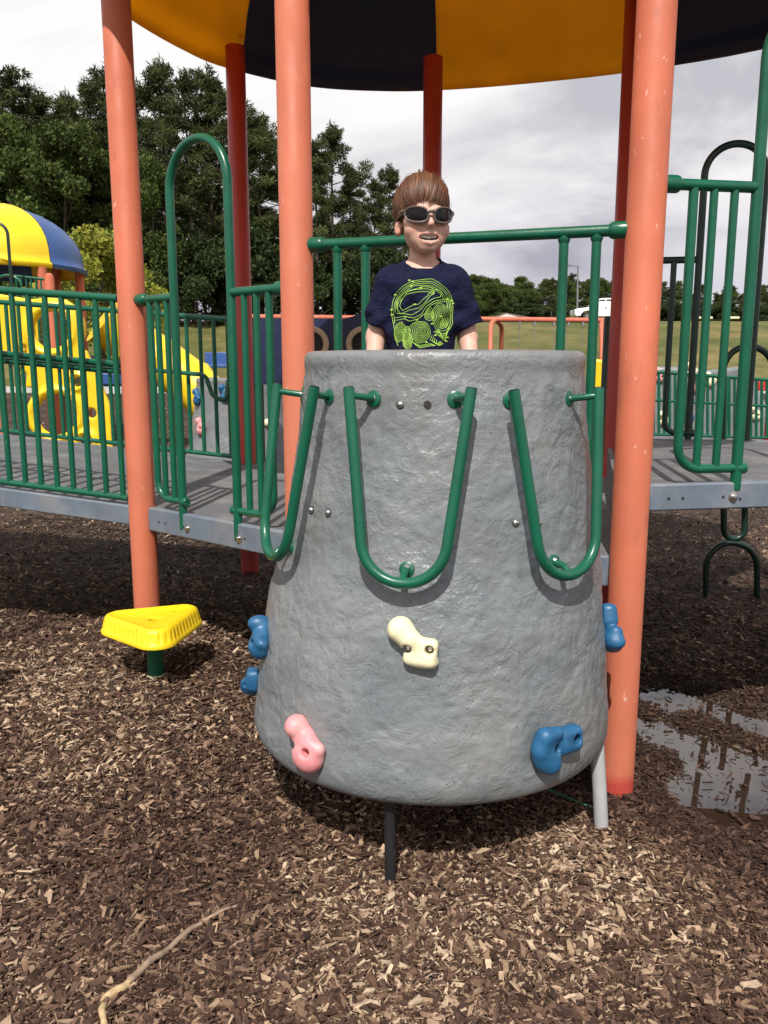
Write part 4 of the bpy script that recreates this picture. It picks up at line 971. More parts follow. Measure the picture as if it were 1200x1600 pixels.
        for k in range(m):
            t = t0+(1-t0)*k/(m-1); q = (math.sin((1-t)*an)*d0+math.sin(t*an)*e)/max(1e-4, math.sin(an)); q = q+jit*np.cross(q, [0, 0, 1.])*t*t
            q /= np.linalg.norm(q); pts.append(HC+q*HR*(lift+.010*math.sin(t*3)-.055*t**5))
        pts = np.array(pts); w_ = .0012*np.interp(np.arange(m), [0, m-3, m-1], [.8, 1, .15]); T = np.gradient(pts, axis=0); nn = (pts-HC)/HR**2; nn /= np.linalg.norm(nn, axis=1)[:, None]
        bb = np.cross(T, nn); bb /= np.linalg.norm(bb, axis=1)[:, None]+1e-9; b0 = len(sv)*3*m
        sv.append(np.concatenate([pts-bb*w_[:, None], pts+nn*w_[:, None]*.7, pts+bb*w_[:, None]]))
        for k in range(m-1): sf += [(b0+k, b0+k+1, b0+m+k+1, b0+m+k), (b0+m+k, b0+m+k+1, b0+2*m+k+1, b0+2*m+k)]
        sc2.append(np.tile(base*r2.choice([.5, .8, 1.15, 1.7, 2.6], p=[.2, .28, .3, .16, .06])*(1+.5*mnoise.noise((round(a*13)*.9, 1., 0)))*[1, r2.uniform(.92, 1.08), 1], (3*m, 1)))
    Vh = np.concatenate(sv)@hr.T+[0, 0, Zh]
    link('hair_strands', meshnp('hair_strands', Vh, np.array(sf), True, np.concatenate(sc2)), 'hair', hair)
    # sunglasses
    W_ = lambda p: hr@np.array(p)+np.array([0, 0, Zh])+O
    GY = lambda x: -.1015+7.5*x*x                     # wrap of the frame round the face
    fr = None
    for s in (-1, 1):
        loop = []
        for k in range(40):
            a = 2*math.pi*k/40; ca, sa = math.cos(a), math.sin(a); e = 2/2.35
            x = s*(.0378+.0298*np.sign(ca)*abs(ca)**e*(1-.0*sa)); z = -.004+.0205*np.sign(sa)*abs(sa)**e+(.0035*ca*(1 if sa > 0 else 1.1))
            loop.append((x, GY(x), z))
        rimo = MB().tube([W_(p) for p in loop], .0035, 8, closed=True).build('glasses_frame', 'frame', root); fr = fr or rimo
        lm = MB(); vs_ = [W_((s*.0378, GY(.0378)-.0028, -.004))]; rings_ = 4
        for r_ in range(1, rings_+1):
            for x, y, z in loop:
                f = r_/rings_; xx = s*.0378+(x-s*.0378)*f; vs_.append(W_((xx, GY(xx)-.0028*(1-f*f), -.004+(z+.004)*f)))
        F_ = [(0, 1+k, 1+(k+1) % 40) for k in range(40)]+[(1+(r_-1)*40+k, 1+r_*40+k, 1+r_*40+(k+1) % 40, 1+(r_-1)*40+(k+1) % 40) for r_ in range(1, rings_) for k in range(40)]
        lm.add(vs_, F_).build('lens', 'lens', rimo)
        tp = [W_(p) for p in ((s*.0665, GY(.0665)+.001, .006), (s*.071, -.055, .007), (s*.0745, -.02, .004), (s*.0745, .012, -.004))]
        MB().tube(tp, [.0072, .0078, .0055, .0034], 8).build('temple', 'frame', rimo)
    MB().tube([W_((x, GY(x)-.001, .0035-6*x*x)) for x in (-.012, -.006, 0, .006, .012)], .0046, 8).build('glasses_bridge', 'frame', root)
boy()
# ------------------------------------------------------------------ second play structure (yellow and blue dome) beyond the ramp
def seg_dome(cx, cy, z0, R, hgt, n, a0, cols, par):
    pf = [(1, 0), (1, .05), (.965, .075), (.955, .16)]+[(.955*math.cos(t), .16+(hgt-.16)*math.sin(t)) for t in np.linspace(.1, 1.5, 9)]
    for i in range(n):
        V = []; F = []; K = 10; m = len(pf)
        for o in (0, .02):
            for k in range(K+1):
                t = k/K; a = a0+2*math.pi*(i+.004+t*.992)/n; rb = .03*math.exp(-(min(t, 1-t)*K)**2)
                V += [(cx+(r*R-o)*math.cos(a), cy+(r*R-o)*math.sin(a), z0+z-o*.7+(rb if j > 2 else 0)) for j, (r, z) in enumerate(pf)]
        N1 = (K+1)*m
        for k in range(K):
            for j in range(m-1):
                q = (k*m+j, (k+1)*m+j, (k+1)*m+j+1, k*m+j+1); F += [q, tuple(N1+x for x in q[::-1])]
            F.append((k*m, N1+k*m, N1+(k+1)*m, (k+1)*m))
        MB().add(V, F).build('roof_panel', cols[i % len(cols)], par, sharp=60)
YT = 12.4
c0 = P(-6, 420, YT)
Q = thing('play_structure', 'distant play structure with yellow and blue dome, curvy yellow climbing panel and yellow tube slide', 'play structure', (c0[0], YT, 0))
RR = 1.25
seg_dome(c0[0], YT, P(0, 426, YT)[2], RR, .92, 6, math.radians(-91), ['yellow', 'blueroof'], Q)
zd2 = P(0, 560, YT)[2]
for px, dy in ((66, -.75), (124, .3), (-70, -.75), (-130, .2), (88, 1.0), (-60, 1.1)):
    q = P(px, 430, YT+dy); MB().lathe((q[0], q[1], 0), [(.062, -.15), (.062, q[2]+.1)], 18).build('post', 'coral', Q)
q = P(78, 450, YT-1.1); MB().lathe((q[0], q[1], 0), [(.062, -.15), (.062, q[2]+.12), (.05, q[2]+.17), (.02, q[2]+.19)], 18).build('post', 'coral', Q)
q = P(3, 660, YT-2.2); MB().lathe((q[0], q[1], 0), [(.062, -.15), (.062, 1.5)], 18).build('post', 'coral', Q)
MB().box((c0[0]-.1, YT, zd2), (1.15, 1.1, .05)).build('deck', 'deck', Q)
a, b = P(22, 431, YT-1.1), P(74, 437, YT-1.1)
r = tube('barrier', [a, b], .018, 'green', Q); zl_ = a[2]-.85
for t in np.linspace(.05, .95, 7):
    p = a+(b-a)*t; tube('bar', [p, (p[0], p[1], zl_)], .013, 'green', r, 8)
p0 = P(20, 470, YT-1.4); p1 = P(-40, 352, YT-1.4)
tube('arch_rail', fillet([p0, (p0[0], p0[1], p1[2]+.05), p1], .15, 8), .02, 'darkgreen', Q)
a = P(12, 440, YT-1.35); tube('hoop', [a+np.array([.17*math.cos(t), 0, .13*math.sin(t)-.05]) for t in np.linspace(0, math.pi, 14)], .018, 'green', Q, 8)
# slatted yellow chute wall
a = P(2, 470, YT-1.0); b = P(2, 560, YT-1.0)
cw_ = MB()
cw_.add([P(x, y, YT-1.0+d) for d in (0, .08) for x, y in ((0, 463), (60, 490), (62, 565), (30, 585), (0, 545))], [(4, 3, 2, 1, 0), (5, 6, 7, 8, 9)]+[(i, (i+1) % 5, 5+(i+1) % 5, 5+i) for i in range(5)]).build('slide_wall', 'yellow', Q)
for k in range(9):
    x0, y0 = 4+1.2*k, 478+k*9; e0, e1 = P(x0, y0, YT-1.02), P(x0+34-k, y0+15, YT-1.02); tube('rib', [e0, e1], .022, 'yellow', Q, 6)
# curvy climbing panel with round holes
def climb_panel():
    Y = YT-1.7; o0 = P(40, 730, Y); s = 1/3.2*Y*.985/1294*1.0
    lo, hi = (-30, 480), (640, 1380); h = 6.5; nx, ny = int((hi[0]-lo[0])/h)+1, int((hi[1]-lo[1])/h)+1
    zz = np.arange(-26, 27, 5.2)
    X, Yy, Z = np.meshgrid(lo[0]+h*np.arange(nx), lo[1]+h*np.arange(ny), zz, indexing='ij')
    ci = lambda x, y, r: np.hypot(X-x, Yy-y)-r
    d = smin(ci(262, 690, 166), ci(286, 1110, 150), 60)
    d = smin(d, polysd(X, Yy, [(330, 800), (420, 830), (470, 900), (545, 1080), (560, 1345), (235, 1325), (240, 1230), (330, 1100)])-12, 30)
    d = smin(d, polysd(X, Yy, [(0, 520), (190, 552), (205, 860), (130, 885), (0, 800)])-10, 30)
    d = smin(d, polysd(X, Yy, [(165, 800), (430, 800), (490, 970), (140, 970)])-8, 30)
    for x, y, r in ((262, 690, 92), (288, 1112, 100), (390, 948, 26), (432, 1245, 34), (462, 1105, 24), (120, 790, 26)): d = np.maximum(d, -ci(x, y, r))
    th = 12+0*X
    for x, y, r in ((262, 690, 118), (288, 1112, 126), (390, 948, 38), (432, 1245, 46)): th = np.maximum(th, 12+9*np.exp(-((np.hypot(X-x, Yy-y)-r)/16)**2))
    D = smax(d, np.abs(Z)-th, 6)
    G_ = Grid.__new__(Grid); G_.lo = np.zeros(3); G_.h = 1.0; V, F = G_.mesh(D.astype(np.float32)); V = lap(V, F, 2)
    px = lo[0]+V[:, 0]*h; py = lo[1]+V[:, 1]*h; pz = -26+V[:, 2]*5.2
    W = np.stack([P(x/3.2, y/3.2+300, Y)+[0, z*s*1.6, 0] for x, y, z in zip(px, py, pz)])
    o = link('climbing_panel', meshnp('climbing_panel', W-org(Q), F[:, ::-1], True), 'yellow', Q); o['label'] = 'curvy yellow climbing panel with two large round holes'
climb_panel()
e = [P(120, 468, YT-.3), P(160, 500, YT-.2), P(205, 532, YT), P(255, 566, YT), P(300, 600, YT-.1), P(345, 640, YT-.3), P(380, 668, YT-.4)]
cc = crom(e, 6)[6:31]; ra_ = [.34+(.035 if i % 6 in (0,) else 0) for i in range(len(cc))]
tube('tube_slide', cc, ra_, 'yellow', Q, 24)
bb_ = P(165, 592, YT+3); MB().box((bb_[0]+.1, bb_[1], bb_[2]), (.35, .3, .12)).build('slide_exit', 'blueroof', Q, bevel=.04)
# grey tower and navy panel behind the deck
def far_tower(px, Y, ztop_px, label, holds):
    q = P(px, ztop_px, Y); dz = q[2]-ZTOP
    r = thing('climbing_tower', label, 'climbing tower', (q[0], Y, dz))
    if not shell_low.materials: shell_low.materials.append(MT['rock'])
    o = bpy.data.objects.new('shell', shell_low); COL.objects.link(o); o.parent = r
    for kind, m, ph, z in holds:
        V, F, hs = HM[kind]; n, tg = t_nrm(ph, z); up = np.cross(n, tg); M = np.stack([tg, up, n], 1)
        ob = link('hand_hold', meshnp('hand_hold', V@M.T+t_pt(ph, z)-org(TW), F, True), m); ob.parent = r
    for a in (-.8, .6): p_ = t_pt(a, .3, -.09)-org(TW); tube('leg', [p_+[0, 0, -.35], p_], .03, 'pipew').parent = r
    return r
far_tower(372, 7.6, 590, 'far grey climbing tower with a pink hold, seen between the green bars behind the deck',
          [(1, 'pink', -.72, ZTOP-.42), (1, 'blue', -.98, ZTOP-.17), (1, 'blue', -.18, ZTOP-.13), (0, 'cream', .75, ZTOP-.42), (2, 'blue', .3, ZTOP-.75)])
bq = P(343, 572, 26); tag(MB().box((bq[0], bq[1], bq[2]), (.5, .25, .05)).box((bq[0], bq[1]+.25, bq[2]+.22), (.5, .04, .2)).box((bq[0]-.42, bq[1], bq[2]-.25), (.05, .2, .22)).box((bq[0]+.42, bq[1], bq[2]-.25), (.05, .2, .22)).build('bench', 'blueroof', bevel=.02), 'small blue bench standing at the edge of the lawn', 'bench')
NP = P(500, 620, 6.6)
npn = thing('porthole_screen', 'navy play panel with tan ringed portholes behind the boy', 'play panel', (NP[0], 6.6, 0))
def navy():
    Y = 6.6; top = [(396, 497), (420, 497), (470, 497), (535, 498), (552, 494), (566, 488), (580, 485), (600, 485), (640, 488), (680, 498)]
    poly = top+[(680, 612), (396, 600)]; V = [P(x, y, Y+d) for d in (0, .05) for x, y in poly]; n = len(poly)
    MB().add(V, [tuple(range(n))[::-1], tuple(range(n, 2*n))]+[(i, (i+1) % n, n+(i+1) % n, n+i) for i in range(n)]).build('panel', 'navy', npn)
    for px in (487, 568):
        c = P(px, 538, Y-.012); ro = 27*Y/1294
        V = []; 
        prof_ = [(ro, .0), (ro, -.02), (ro*.95, -.04), (ro*.72, -.04), (ro*.66, -.02), (ro*.66, .0)]
        MB().lathe(c, [(r, -z) for r, z in prof_[::1]][:3]+[(ro*.72, .04), (ro*.66, .02), (ro*.66, .004)], 28, (0, -1, 0)).build('porthole_ring', 'tan', npn)
        MB().lathe(c, [(ro*.655, .0), (ro*.655, .006)], 28, (0, -1, 0)).build('porthole', 'hole', npn)
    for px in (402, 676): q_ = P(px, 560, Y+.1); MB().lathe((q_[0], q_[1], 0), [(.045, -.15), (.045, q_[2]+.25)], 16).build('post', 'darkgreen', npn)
navy()
# ------------------------------------------------------------------ swing set
YS = 15.0
a, b = P(392, 495, YS), P(1010, 501.5, YS); zb_ = a[2]
SW = thing('swing_set', 'long coral swing set with arched legs on the mulch before the lawn', 'swing set', ((a[0]+b[0])/2, YS, 0))
tube('top_rail', [a, b], .045, 'coral', SW, 12)
for px in (420, 600, 776, 945):
    for s in (-1, 1):
        t = P(px, 500, YS); off_ = .16*(1 if px < 900 else 1)
        tube('leg', fillet([(t[0]-.02, YS, t[2]), (t[0]+s*off_*.9, YS+s*.35, t[2]-.08), (t[0]+s*off_*1.5, YS+s*1.15, float(hill(YS))-.1)], .22, 8), .042, 'coral', SW, 10)
for px in (865, 888, 910.5, 934, 690, 712, 812, 835):
    t = P(px, 505, YS); o = MB().box((t[0], YS, t[2]-.01), (.018, .03, .035)).build('hanger', 'chain', SW)
    tube('chain', [(t[0], YS, t[2]-.04), (t[0]+(.03 if px in (865, 910.5, 690, 812) else -.03), YS, .55)], .006, 'chain', SW, 5)
for pa, pb_ in ((865, 888), (910.5, 934), (690, 712), (812, 835)):
    x0, x1 = P(pa, 505, YS)[0]+.03, P(pb_, 505, YS)[0]-.03; tube('swing_seat', [(x0, YS, .55), ((x0+x1)/2, YS, .50), (x1, YS, .55)], .03, 'tyre', SW, 8)
# ------------------------------------------------------------------ right-hand side: looped climber, yellow panel, rock wall and its fence
YL = 4.58
LC = thing('loop_climber', 'green climber of stacked steel loops beyond the higher grey deck', 'climber', (P(1145, 900, YL)[0], YL, 0))
def px_path(l, Y): return [P(x, y, Y) for x, y in l]
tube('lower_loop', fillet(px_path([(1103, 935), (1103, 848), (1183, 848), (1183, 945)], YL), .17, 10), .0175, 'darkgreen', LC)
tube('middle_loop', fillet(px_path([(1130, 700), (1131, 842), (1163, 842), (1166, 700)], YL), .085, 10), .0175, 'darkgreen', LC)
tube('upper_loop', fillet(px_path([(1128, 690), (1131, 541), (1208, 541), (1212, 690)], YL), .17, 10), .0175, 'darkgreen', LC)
q = P(950, 495, 5.6); tag(MB().lathe((q[0], q[1], 0), [(.026, -.1), (.026, q[2]-.01), (.018, q[2]+.004)], 16).build('steel_post', 'darkgreen'), 'dark green steel post beside the coral post at the back', 'post')
def ypanel():
    Y = 7.4; r = thing('climbing_wall', 'narrow yellow climbing panel behind the right edge of the grey tower', 'climbing panel', (P(933, 690, Y)[0], Y, 0))
    V = [P(x, y, Y+d) for d in (0, .06) for x, y in ((922, 560), (975, 566), (975, 760), (922, 755))]
    MB().add(V, [(3, 2, 1, 0), (4, 5, 6, 7)]+[(i, (i+1) % 4, 4+(i+1) % 4, 4+i) for i in range(4)]).build('panel', 'yellow', r, bevel=.02)
    for x, y, m, rr in ((929, 655, 'cream', .055), (950, 610, 'hole', .06)):
        MB().lathe(P(x, y, Y), [(rr, .004), (rr, .012), (rr*.8, .016)], 20, (0, -1, 0)).build('disc', m, r)
    for y in (610, 640, 672): tube('rung', px_path([(922, y), (930, y+3), (940, y)], Y-.06), .012, 'darkgreen', r, 8)
    for x in (925, 972): q_ = P(x, 740, Y+.09); MB().lathe((q_[0], q_[1], 0), [(.03, -.1), (.03, q_[2]+.1)], 12).build('post', 'darkgreen', r)
ypanel()
YW = 13.0
RW = thing('rock_wall', 'long grey climbing wall with small coloured holds beyond the far green fence', 'climbing wall', (P(1100, 660, YW)[0], YW, 0))
def rwall():
    poly = [(1010, 572), (1090, 574), (1100, 579), (1160, 572), (1172, 580), (1200, 640), (1290, 690), (1290, 725), (1010, 700)]
    n = len(poly); K = 1; V = [P(x, y, YW+d) for d in (0, .5) for x, y in poly]
    MB().add(V, [tuple(range(n))[::-1], tuple(range(n, 2*n))]+[(i, (i+1) % n, n+(i+1) % n, n+i) for i in range(n)]).build('wall_body', 'rock', RW, bevel=.05)
    for x, y, m in ((1030, 586, 'pink'), (1080, 578, 'cream'), (1109, 593, 'cream'), (1086, 602, 'pink'), (1166, 604, 'blue'), (1075, 650, 'blue'), (1036, 654, 'cream'), (1180, 646, 'cream'), (1130, 606, 'blue')):
        V, F, hs = HM[1]; M = np.stack([[1, 0, 0], [0, 0, 1], [0, -1, 0]], 1).astype(float)
        link('hand_hold', meshnp('hand_hold', (V*1.5)@M.T+P(x, y, YW)-org(RW), F, True), m, RW)
rwall()
def green_fence(pts, Y, n, label, zb_px):
    a, b = P(*pts[0], Y), P(*pts[1], Y); r = thing('railing', label, 'railing', ((a[0]+b[0])/2, Y, 0))
    tube('top_rail', [a, b], .024, 'green', r, 8)
    c, d = P(pts[0][0], zb_px, Y), P(pts[1][0], zb_px+8, Y); tube('middle_rail', [c+(a-c)*.55, d+(b-d)*.55], .02, 'green', r, 8); tube('bottom_rail', [c, d], .02, 'green', r, 8)
    for t in np.linspace(.01, .99, n): tube('bar', [a+(b-a)*t, c+(d-c)*t], .019, 'green', r, 6)
    for t in (0, .5, 1): p = c+(d-c)*t; tube('post', [(p[0], p[1], -.1), tuple(a+(b-a)*t)], .03, 'green', r, 8)
green_fence([(1010, 580), (1260, 598)], 11.2, 30, 'long green railing in front of the far grey climbing wall', 678)
tag(MB().box(P(1196, 603, 12.2), (.12, .05, .07)).box(P(1196, 700, 12.2)+[0, 0, .35], (.03, .03, .75)).build('sign_board', 'red', bevel=.01), 'small red board on a stand at the right edge', 'board')
# ------------------------------------------------------------------ beyond: street lamp, white SUV, house, parking markers
q = P(902, 500, 74); zg = float(hill(74)); t = P(903, 415, 74); tp = P(888, 415.5, 74)
LP = thing('street_lamp', 'tall grey street lamp with a single arm, on the crest of the lawn', 'street lamp', (q[0], 74, zg))
tube('pole', [(q[0], 74, zg-.3), (t[0], 74, t[2])], [.10, .06], 'galv', LP, 10); tube('arm', [(t[0], 74, t[2]-.05), (tp[0], 74, tp[2]+.08)], .05, 'galv', LP, 8)
MB().box((tp[0]-.1, 74, tp[2]+.05), (.35, .14, .07)).build('lamp_head', 'galv', LP, bevel=.03)
def suv():
    Y = 72.; x0 = P(893, 500, Y)[0]; z0 = float(hill(Y-1))+.02; r = thing('parked_car', 'white sport utility car parked on the crest of the lawn, facing left', 'car', (x0+2.6, Y, z0))
    O = np.array([x0, 0, z0]); W = .95
    side = [(0.05, .55), (.02, .8), (.06, .98), (.35, 1.06), (1.30, 1.16), (1.42, 1.2), (2.05, 1.82), (2.3, 1.90), (4.7, 1.92), (5.0, 1.86), (5.22, 1.2), (5.25, .6), (5.1, .42), (4.75, .4), (4.70, .62), (4.5, .8), (4.2, .85), (3.9, .78), (3.72, .6), (3.66, .4), (1.6, .38), (1.55, .6), (1.38, .78), (1.1, .85), (.8, .78), (.62, .6), (.56, .42), (.15, .42)]
    V = []; n = len(side)
    for y in (-W, W): V += [O+[x, Y+y*(.86 if z > 1.25 else 1), z] for x, z in side]
    MB().add(V, [tuple(range(n)), tuple(range(2*n-1, n-1, -1))]+[(i, n+i, n+(i+1) % n, (i+1) % n) for i in range(n)]).build('body', 'white', r, bevel=.05)
    def plate(pl, y, nm, m):
        V = [O+[x, Y+y+dd, z] for dd in (0, .02) for x, z in pl]; k = len(pl)
        MB().add(V, [tuple(range(k)), tuple(range(2*k-1, k-1, -1))]+[(i, k+i, k+(i+1) % k, (i+1) % k) for i in range(k)]).build(nm, m, r)
    for pl in ([(1.62, 1.27), (2.12, 1.76), (2.55, 1.78), (2.55, 1.27)], [(2.68, 1.27), (2.68, 1.78), (3.6, 1.79), (3.6, 1.27)], [(3.72, 1.27), (3.72, 1.79), (4.75, 1.78), (4.9, 1.27)]): plate(pl, -W*.86-.045, 'side_window', 'glass'); plate(pl, W*.86+.03, 'side_window', 'glass')
    V = [O+[x, Y+y, z] for x, z in ((1.47, 1.28), (2.02, 1.80)) for y in (-.68, .68)]; V += [v+np.array([-.03, 0, .03]) for v in V]
    MB().add(V, [(4, 5, 7, 6), (0, 2, 3, 1), (0, 1, 5, 4), (2, 6, 7, 3), (0, 4, 6, 2), (1, 3, 7, 5)]).build('windscreen', 'glass', r)
    MB().box(O+[.03, Y-.7, .86], (.06, .16, .09)).build('headlight', 'galv', r); MB().box(O+[.03, Y+.7, .86], (.06, .16, .09)).build('headlight', 'galv', r)
    MB().box(O+[2.62, Y-W-.01, 1.12], (.10, .012, .02)).build('door_handle', 'galv', r)
    for x in (1.1, 4.2):
        for y in (-W+.08, W-.08):
            wl = MB().lathe(O+[x, Y+y-.11, .37], [(.30, 0), (.37, .03), (.37, .19), (.30, .22)], 22, (0, 1, 0)).build('wheel', 'tyre', r)
            MB().lathe(O+[x, Y+y-.12 if y < 0 else Y+y+.1, .37], [(.22, 0), (.21, .02)], 16, (0, 1, 0)).build('rim', 'galv', wl)
suv()
def house():
    Y = 92.; c = P(803, 498, Y); z = float(hill(Y))-1.4; r = thing('house', 'small pale house with a low gable roof, mostly hidden behind the crest', 'house', (c[0], Y, z)); w = 3.2; top = P(796, 488.5, Y)[2]
    MB().box((c[0], Y+3, z+(top-z)*.35), (w, 3, (top-z)*.35)).build('wall', 'wall', r)
    e = z+(top-z)*.68; x0, x1 = c[0]-w-.4, c[0]+w+.4
    V = [(x0, Y-.4, e), (x1, Y-.4, e), (x1, Y+6.4, e), (x0, Y+6.4, e), (c[0]-1.0, Y-.4, top), (c[0]-1.0, Y+6.4, top)]
    MB().add(V, [(0, 1, 4), (2, 3, 5), (0, 4, 5, 3), (1, 2, 5, 4), (0, 3, 2, 1)]).build('roof', 'shingle', r, smooth=False)
    V = [(c[0]-2.4, Y-.43, e+.1), (c[0]+1.4, Y-.43, e+.1), (c[0]-.9, Y-.43, top-.14)]; MB().add(V+[(x, y+.02, z_) for x, y, z_ in V], [(0, 1, 2), (5, 4, 3), (0, 3, 4, 1), (1, 4, 5, 2), (2, 5, 3, 0)]).build('gable', 'wall', r, smooth=False)
house()
for px, lab in ((1091, 'left-hand pale yellow marker block on the far crest'), (1109, 'middle pale yellow marker block on the far crest'), (1143, 'right-hand pale yellow marker block on the far crest')):
    q = P(px, 497, 80); tag(MB().box((q[0], 80, q[2]+.02), (.22 if px != 1143 else .7, .2, .11)).build('marker_block', 'cream', bevel=.05), lab, 'marker block', 'marker blocks on the far crest')
# ------------------------------------------------------------------ trees
def leafcloud(centres, radii, n, size, pal, r_, needle=False, shell=.35):
    centres = np.array(centres); radii = np.array(radii); wt = np.prod(radii, 1)**(2/3); idx = r_.choice(len(centres), n, p=wt/wt.sum())
    d = r_.normal(size=(n, 3)); d /= np.linalg.norm(d, axis=1)[:, None]; rad = (shell+(1-shell)*r_.random(n)**.6)[:, None]
    c = centres[idx]+d*radii[idx]*rad; a = r_.normal(size=(n, 3)); a[:, 2] = np.abs(a[:, 2])*.4 if not needle else a[:, 2]; a = a+d*(.6 if not needle else 1.2); a /= np.linalg.norm(a, axis=1)[:, None]
    b = np.cross(a, r_.normal(size=(n, 3))); b /= np.linalg.norm(b, axis=1)[:, None]; s = (size*(.6+.8*r_.random(n)))[:, None]
    if needle: V = np.stack([c-b*s*.16, c+b*s*.16, c+a*s*1.15+b*s*.05, c+a*s*1.15-b*s*.05], 1)
    else: V = np.stack([c-b*s*.5, c+a*s*.5, c+b*s*.5, c-a*s*.5], 1)
    clump = r_.uniform(.65, 1.35, len(centres))[idx][:, None]
    col = np.array(pal)[r_.integers(0, len(pal), n)]*clump*(.8+.4*r_.random((n, 1)))
    return V.reshape(-1, 3), np.arange(4*n).reshape(-1, 4), np.repeat(col, 4, 0)
def limb_mesh(Ht, limbs, r0):
    mb = MB(); nseg = 7; mb.tube([(.12*math.sin(i*1.3)*i/nseg, .12*math.cos(i*1.7)*i/nseg, Ht*i/nseg-.3*(i == 0)) for i in range(nseg+1)], np.linspace(r0, r0*.18, nseg+1), 8)
    for p, q in limbs: p, q = np.array(p), np.array(q); mb.tube([p, (p+q)/2+[0, 0, -.12], q], [r0*.24, r0*.16, r0*.07], 5)
    return meshnp('trunk', np.array(mb.v), mb.f, True)
PINEPAL = [(.060, .078, .027), (.076, .094, .033), (.100, .112, .042), (.048, .062, .024)]
LEAFPAL = [(.072, .110, .026), (.094, .130, .032), (.056, .088, .024), (.115, .135, .038)]
BUSHPAL = [(.36, .36, .05), (.30, .33, .05), (.42, .38, .07), (.22, .27, .05)]
def pine_variant(seed, lo=.38, dens=1.):
    r_ = np.random.default_rng(seed); Ht = 15.; C, R_, limbs = [], [], []
    n = int(40*dens)
    for i in range(n):
        t = lo+(1-lo)*(i+r_.random())/n; z = Ht*t; L = (3.1*(1-((t-lo)/(1-lo))**1.5)+.45)*r_.uniform(.4, 1.2); a = i*2.4+r_.normal(0, .5)
        tip = np.array([L*math.cos(a), L*math.sin(a), z+L*.22+r_.normal(0, .25)]); limbs.append(((0, 0, z-.2), tip))
        for k in range(3):
            f = (.45, .75, 1.)[k]; C.append(np.array([0, 0, z])*(1-f)+tip*f+r_.normal(0, .22, 3)); q = r_.uniform(.30, .66); R_.append((q, q, q*.5))
    C.append((0, 0, Ht)); R_.append((.4, .4, .7))
    V, F, c = leafcloud(C, R_, int(17000*dens), .22, PINEPAL, r_, True, .2); 
    return limb_mesh(Ht, limbs, .2), meshnp('crown', V, F, False, c)
def leaf_variant(seed, Ht=9., w=3.0, n=17000, size=.155, pal=LEAFPAL, low=.12, ncl=46):
    r_ = np.random.default_rng(seed); C, R_, limbs = [], [], []
    for i in range(ncl):
        t = r_.random()**.8; z = Ht*(low+(1-low)*t); ww = w*math.sin(math.pi*min(.97, .18+.8*t))**.7; a = r_.random()*6.283; d = ww*r_.random()**.5
        p = np.array([d*math.cos(a), d*math.sin(a), z]); q = r_.uniform(.5, 1.0)*w*.36; C.append(p); R_.append((q, q, q*.8))
        if i % 3 == 0: limbs.append(((0, 0, max(.3, z-1.2*w*.4)), p))
    V, F, c = leafcloud(C, R_, n, size, pal, r_, False, .3); return limb_mesh(Ht*.85, limbs, .035*w+.04), meshnp('crown', V, F, False, c)
PV = [pine_variant(s, lo, dn) for s, lo, dn in ((1, .38, .8), (2, .5, .62), (3, .32, .9), (4, .56, .55))]
LV = [leaf_variant(s) for s in (11, 12, 13)]
UV = [leaf_variant(s, 4.5, 2.4, 10000, .14, [(.046, .066, .022), (.060, .084, .027), (.038, .056, .021)], .04, 30) for s in (21, 22)]
for v, m in [(v, 'pine') for v in PV]+[(v, 'leaf') for v in LV+UV]: v[0].materials.append(MT['bark']); v[1].materials.append(MT[m])
def tree(name, var, x, y, sc, rz, label, cat, group, sx=1., dz=0.):
    r = thing(name, label, cat, (x, y, float(hill(y))+dz), group); r.rotation_euler = (0, 0, rz)
    for me, nm in ((var[0], 'trunk'), (var[1], 'crown')):
        o = bpy.data.objects.new(nm, me); COL.objects.link(o); o.parent = r
    r.scale = (sc*sx, sc*sx, sc); return r
CNT = {}
NTH = ['first', 'second', 'third', 'fourth', 'fifth', 'sixth', 'seventh', 'eighth', 'ninth', 'tenth', 'eleventh', 'twelfth', 'thirteenth', 'fourteenth', 'fifteenth', 'sixteenth', 'seventeenth', 'eighteenth']
def lab_at(px, base):
    for x, w in ((175, 'left of the tall coral post'), (268, 'before the green arch'), (360, 'inside the green arch'), (437, 'between arch and front post'), (620, 'right of the front post'), (720, 'behind the boy'), (880, 'right of the boy'), (985, 'beside the white car'), (1090, 'right of the nearest post'), (1320, 'by the right-hand barrier')):
        if px < x: break
    k = (base, w); CNT[k] = CNT.get(k, 0)+1; n = CNT[k]-1
    return base+', '+NTH[min(n, 17)]+' '+w
def top_to_h(px, py, Y): return P(px, py, Y)[2]-float(hill(Y))
GW = 'pines of the wood at the left'
spots = [(-40, 120), (5, 150), (40, 112), (75, 145), (118, 150), (150, 130), (185, 105), (225, 135), (262, 100), (300, 122), (335, 112), (372, 140), (408, 183), (445, 215), (495, 225), (520, 198), (548, 262), (585, 285), (608, 262), (640, 310)]
for i, (px, py) in enumerate(spots):
    Y = 54+rnd.uniform(-4, 7); h = top_to_h(px, py, Y); tree('pine_tree', PV[i % 4], P(px, 400, Y)[0], Y, h/15.3, rnd.uniform(0, 6.28), lab_at(px, 'tall dark front-row pine'), 'tree', GW)
for i in range(26):
    px = -60+i*27; py = np.interp(px, [0, 350, 420, 520, 640], [290, 300, 340, 350, 380])+rnd.uniform(-50, 30); Y = 60+rnd.uniform(0, 9)
    tree('pine_tree', PV[(i*3+1) % 4], P(px, 400, Y)[0], Y, max(4, top_to_h(px, py, Y))/15.3, rnd.uniform(0, 6.28), lab_at(px, 'dark pine deep in the wood'), 'tree', GW, 1.1)
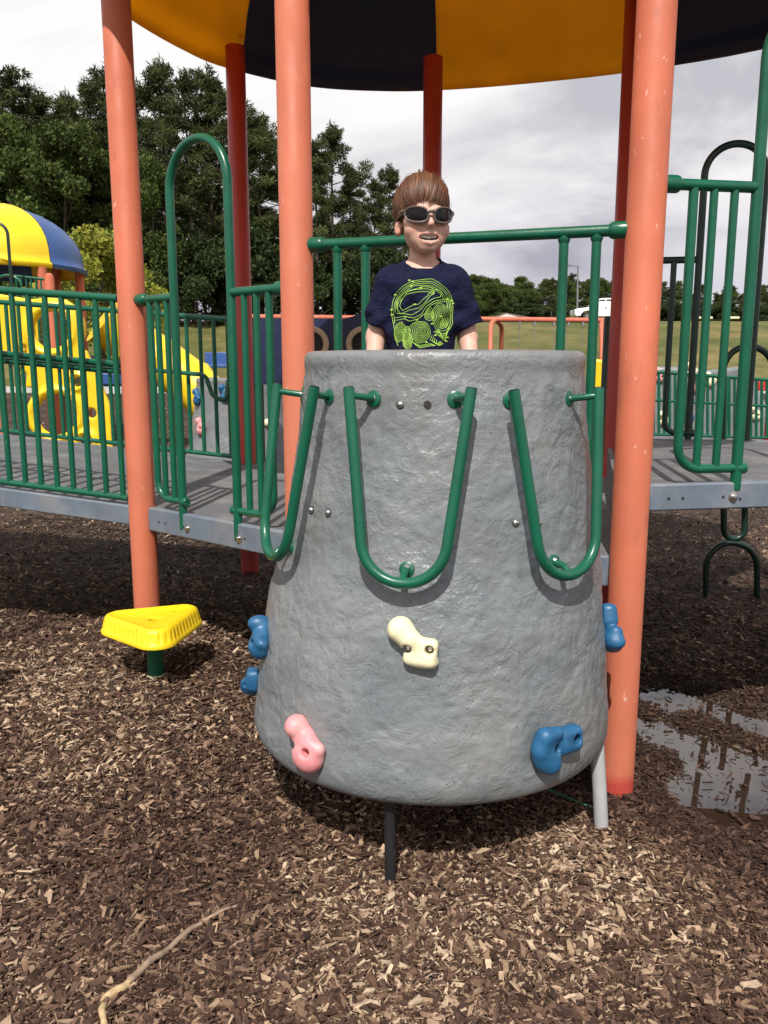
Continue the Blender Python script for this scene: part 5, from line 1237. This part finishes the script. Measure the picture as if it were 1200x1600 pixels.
for i, (px, py, sx) in enumerate(((22, 175, 1.3), (105, 175, 1.25), (60, 235, 1.2), (150, 245, 1.1), (-30, 220, 1.2), (215, 300, 1.0), (240, 240, 1.0))):
    Y = 49+rnd.uniform(-1, 3); tree('broadleaf_tree', LV[i % 3], P(px, 400, Y)[0], Y, top_to_h(px, py, Y)/9.6, rnd.uniform(0, 6.28), lab_at(px, 'mid green leafy tree before the dark pines'), 'tree', 'leafy trees along the edge of the wood', sx*.8)
for i in range(24):
    px = -40+i*29+rnd.uniform(-8, 8); py = rnd.uniform(330, 425); Y = 50+rnd.uniform(-1.5, 4)
    tree('understory_tree', UV[i % 2], P(px, 400, Y)[0], Y, top_to_h(px, py, Y)/4.9, rnd.uniform(0, 6.28), lab_at(px, 'low dark green tree under the pines'), 'tree', 'low trees under the pines', 1.0)
bu = leaf_variant(31, 3.4, 1.5, 9000, .085, BUSHPAL, .05, 40); bu[0].materials.append(MT['bark']); bu[1].materials.append(MT['leaf'])
Yb = 27.; tree('shrub', bu, P(150, 400, Yb)[0], Yb, top_to_h(150, 352, Yb)/3.7, .4, 'yellow-green shrub behind the distant domed play structure', 'shrub', None, 1.0)
tree('shrub', bu, P(196, 400, Yb+1)[0], Yb+1, top_to_h(190, 405, Yb+1)/3.7, 2.4, 'lower olive shrub beside the tall coral post', 'shrub', None, .9)
GR = 'trees far off along the crest'
for i in range(62):
    px = 690+i*9.4+rnd.uniform(-5, 5); py = np.interp(px, [690, 745, 800, 850, 960, 1040, 1100, 1200, 1260], [412, 420, 427, 434, 425, 432, 446, 440, 436])+rnd.uniform(-8, 14); Y = 108+rnd.uniform(-10, 14)
    pine = (i % 3 != 0) and px > 860; v = PV[i % 4] if pine else LV[i % 3]
    tree('distant_pine_tree' if pine else 'distant_tree', v, P(px, 400, Y)[0], Y, max(3., top_to_h(px, py, Y))/(15.3 if pine else 9.6), rnd.uniform(0, 6.28), lab_at(px, 'distant pine of the far treeline' if pine else 'distant leafy tree of the far treeline'), 'tree', GR+(' (pines)' if pine else ' (leafy)'), 1.25 if pine else .95, -.5)
for i in range(30):
    px = 680+i*19.5+rnd.uniform(-8, 8); Y = 100+rnd.uniform(-3, 3); tree('distant_bush', UV[i % 2], P(px, 400, Y)[0], Y, top_to_h(px, rnd.uniform(458, 478), Y)/4.9, rnd.uniform(0, 6.28), lab_at(px, 'distant low tree under the far treeline'), 'tree', 'low trees at the foot of the far treeline', 1.6, -.4)
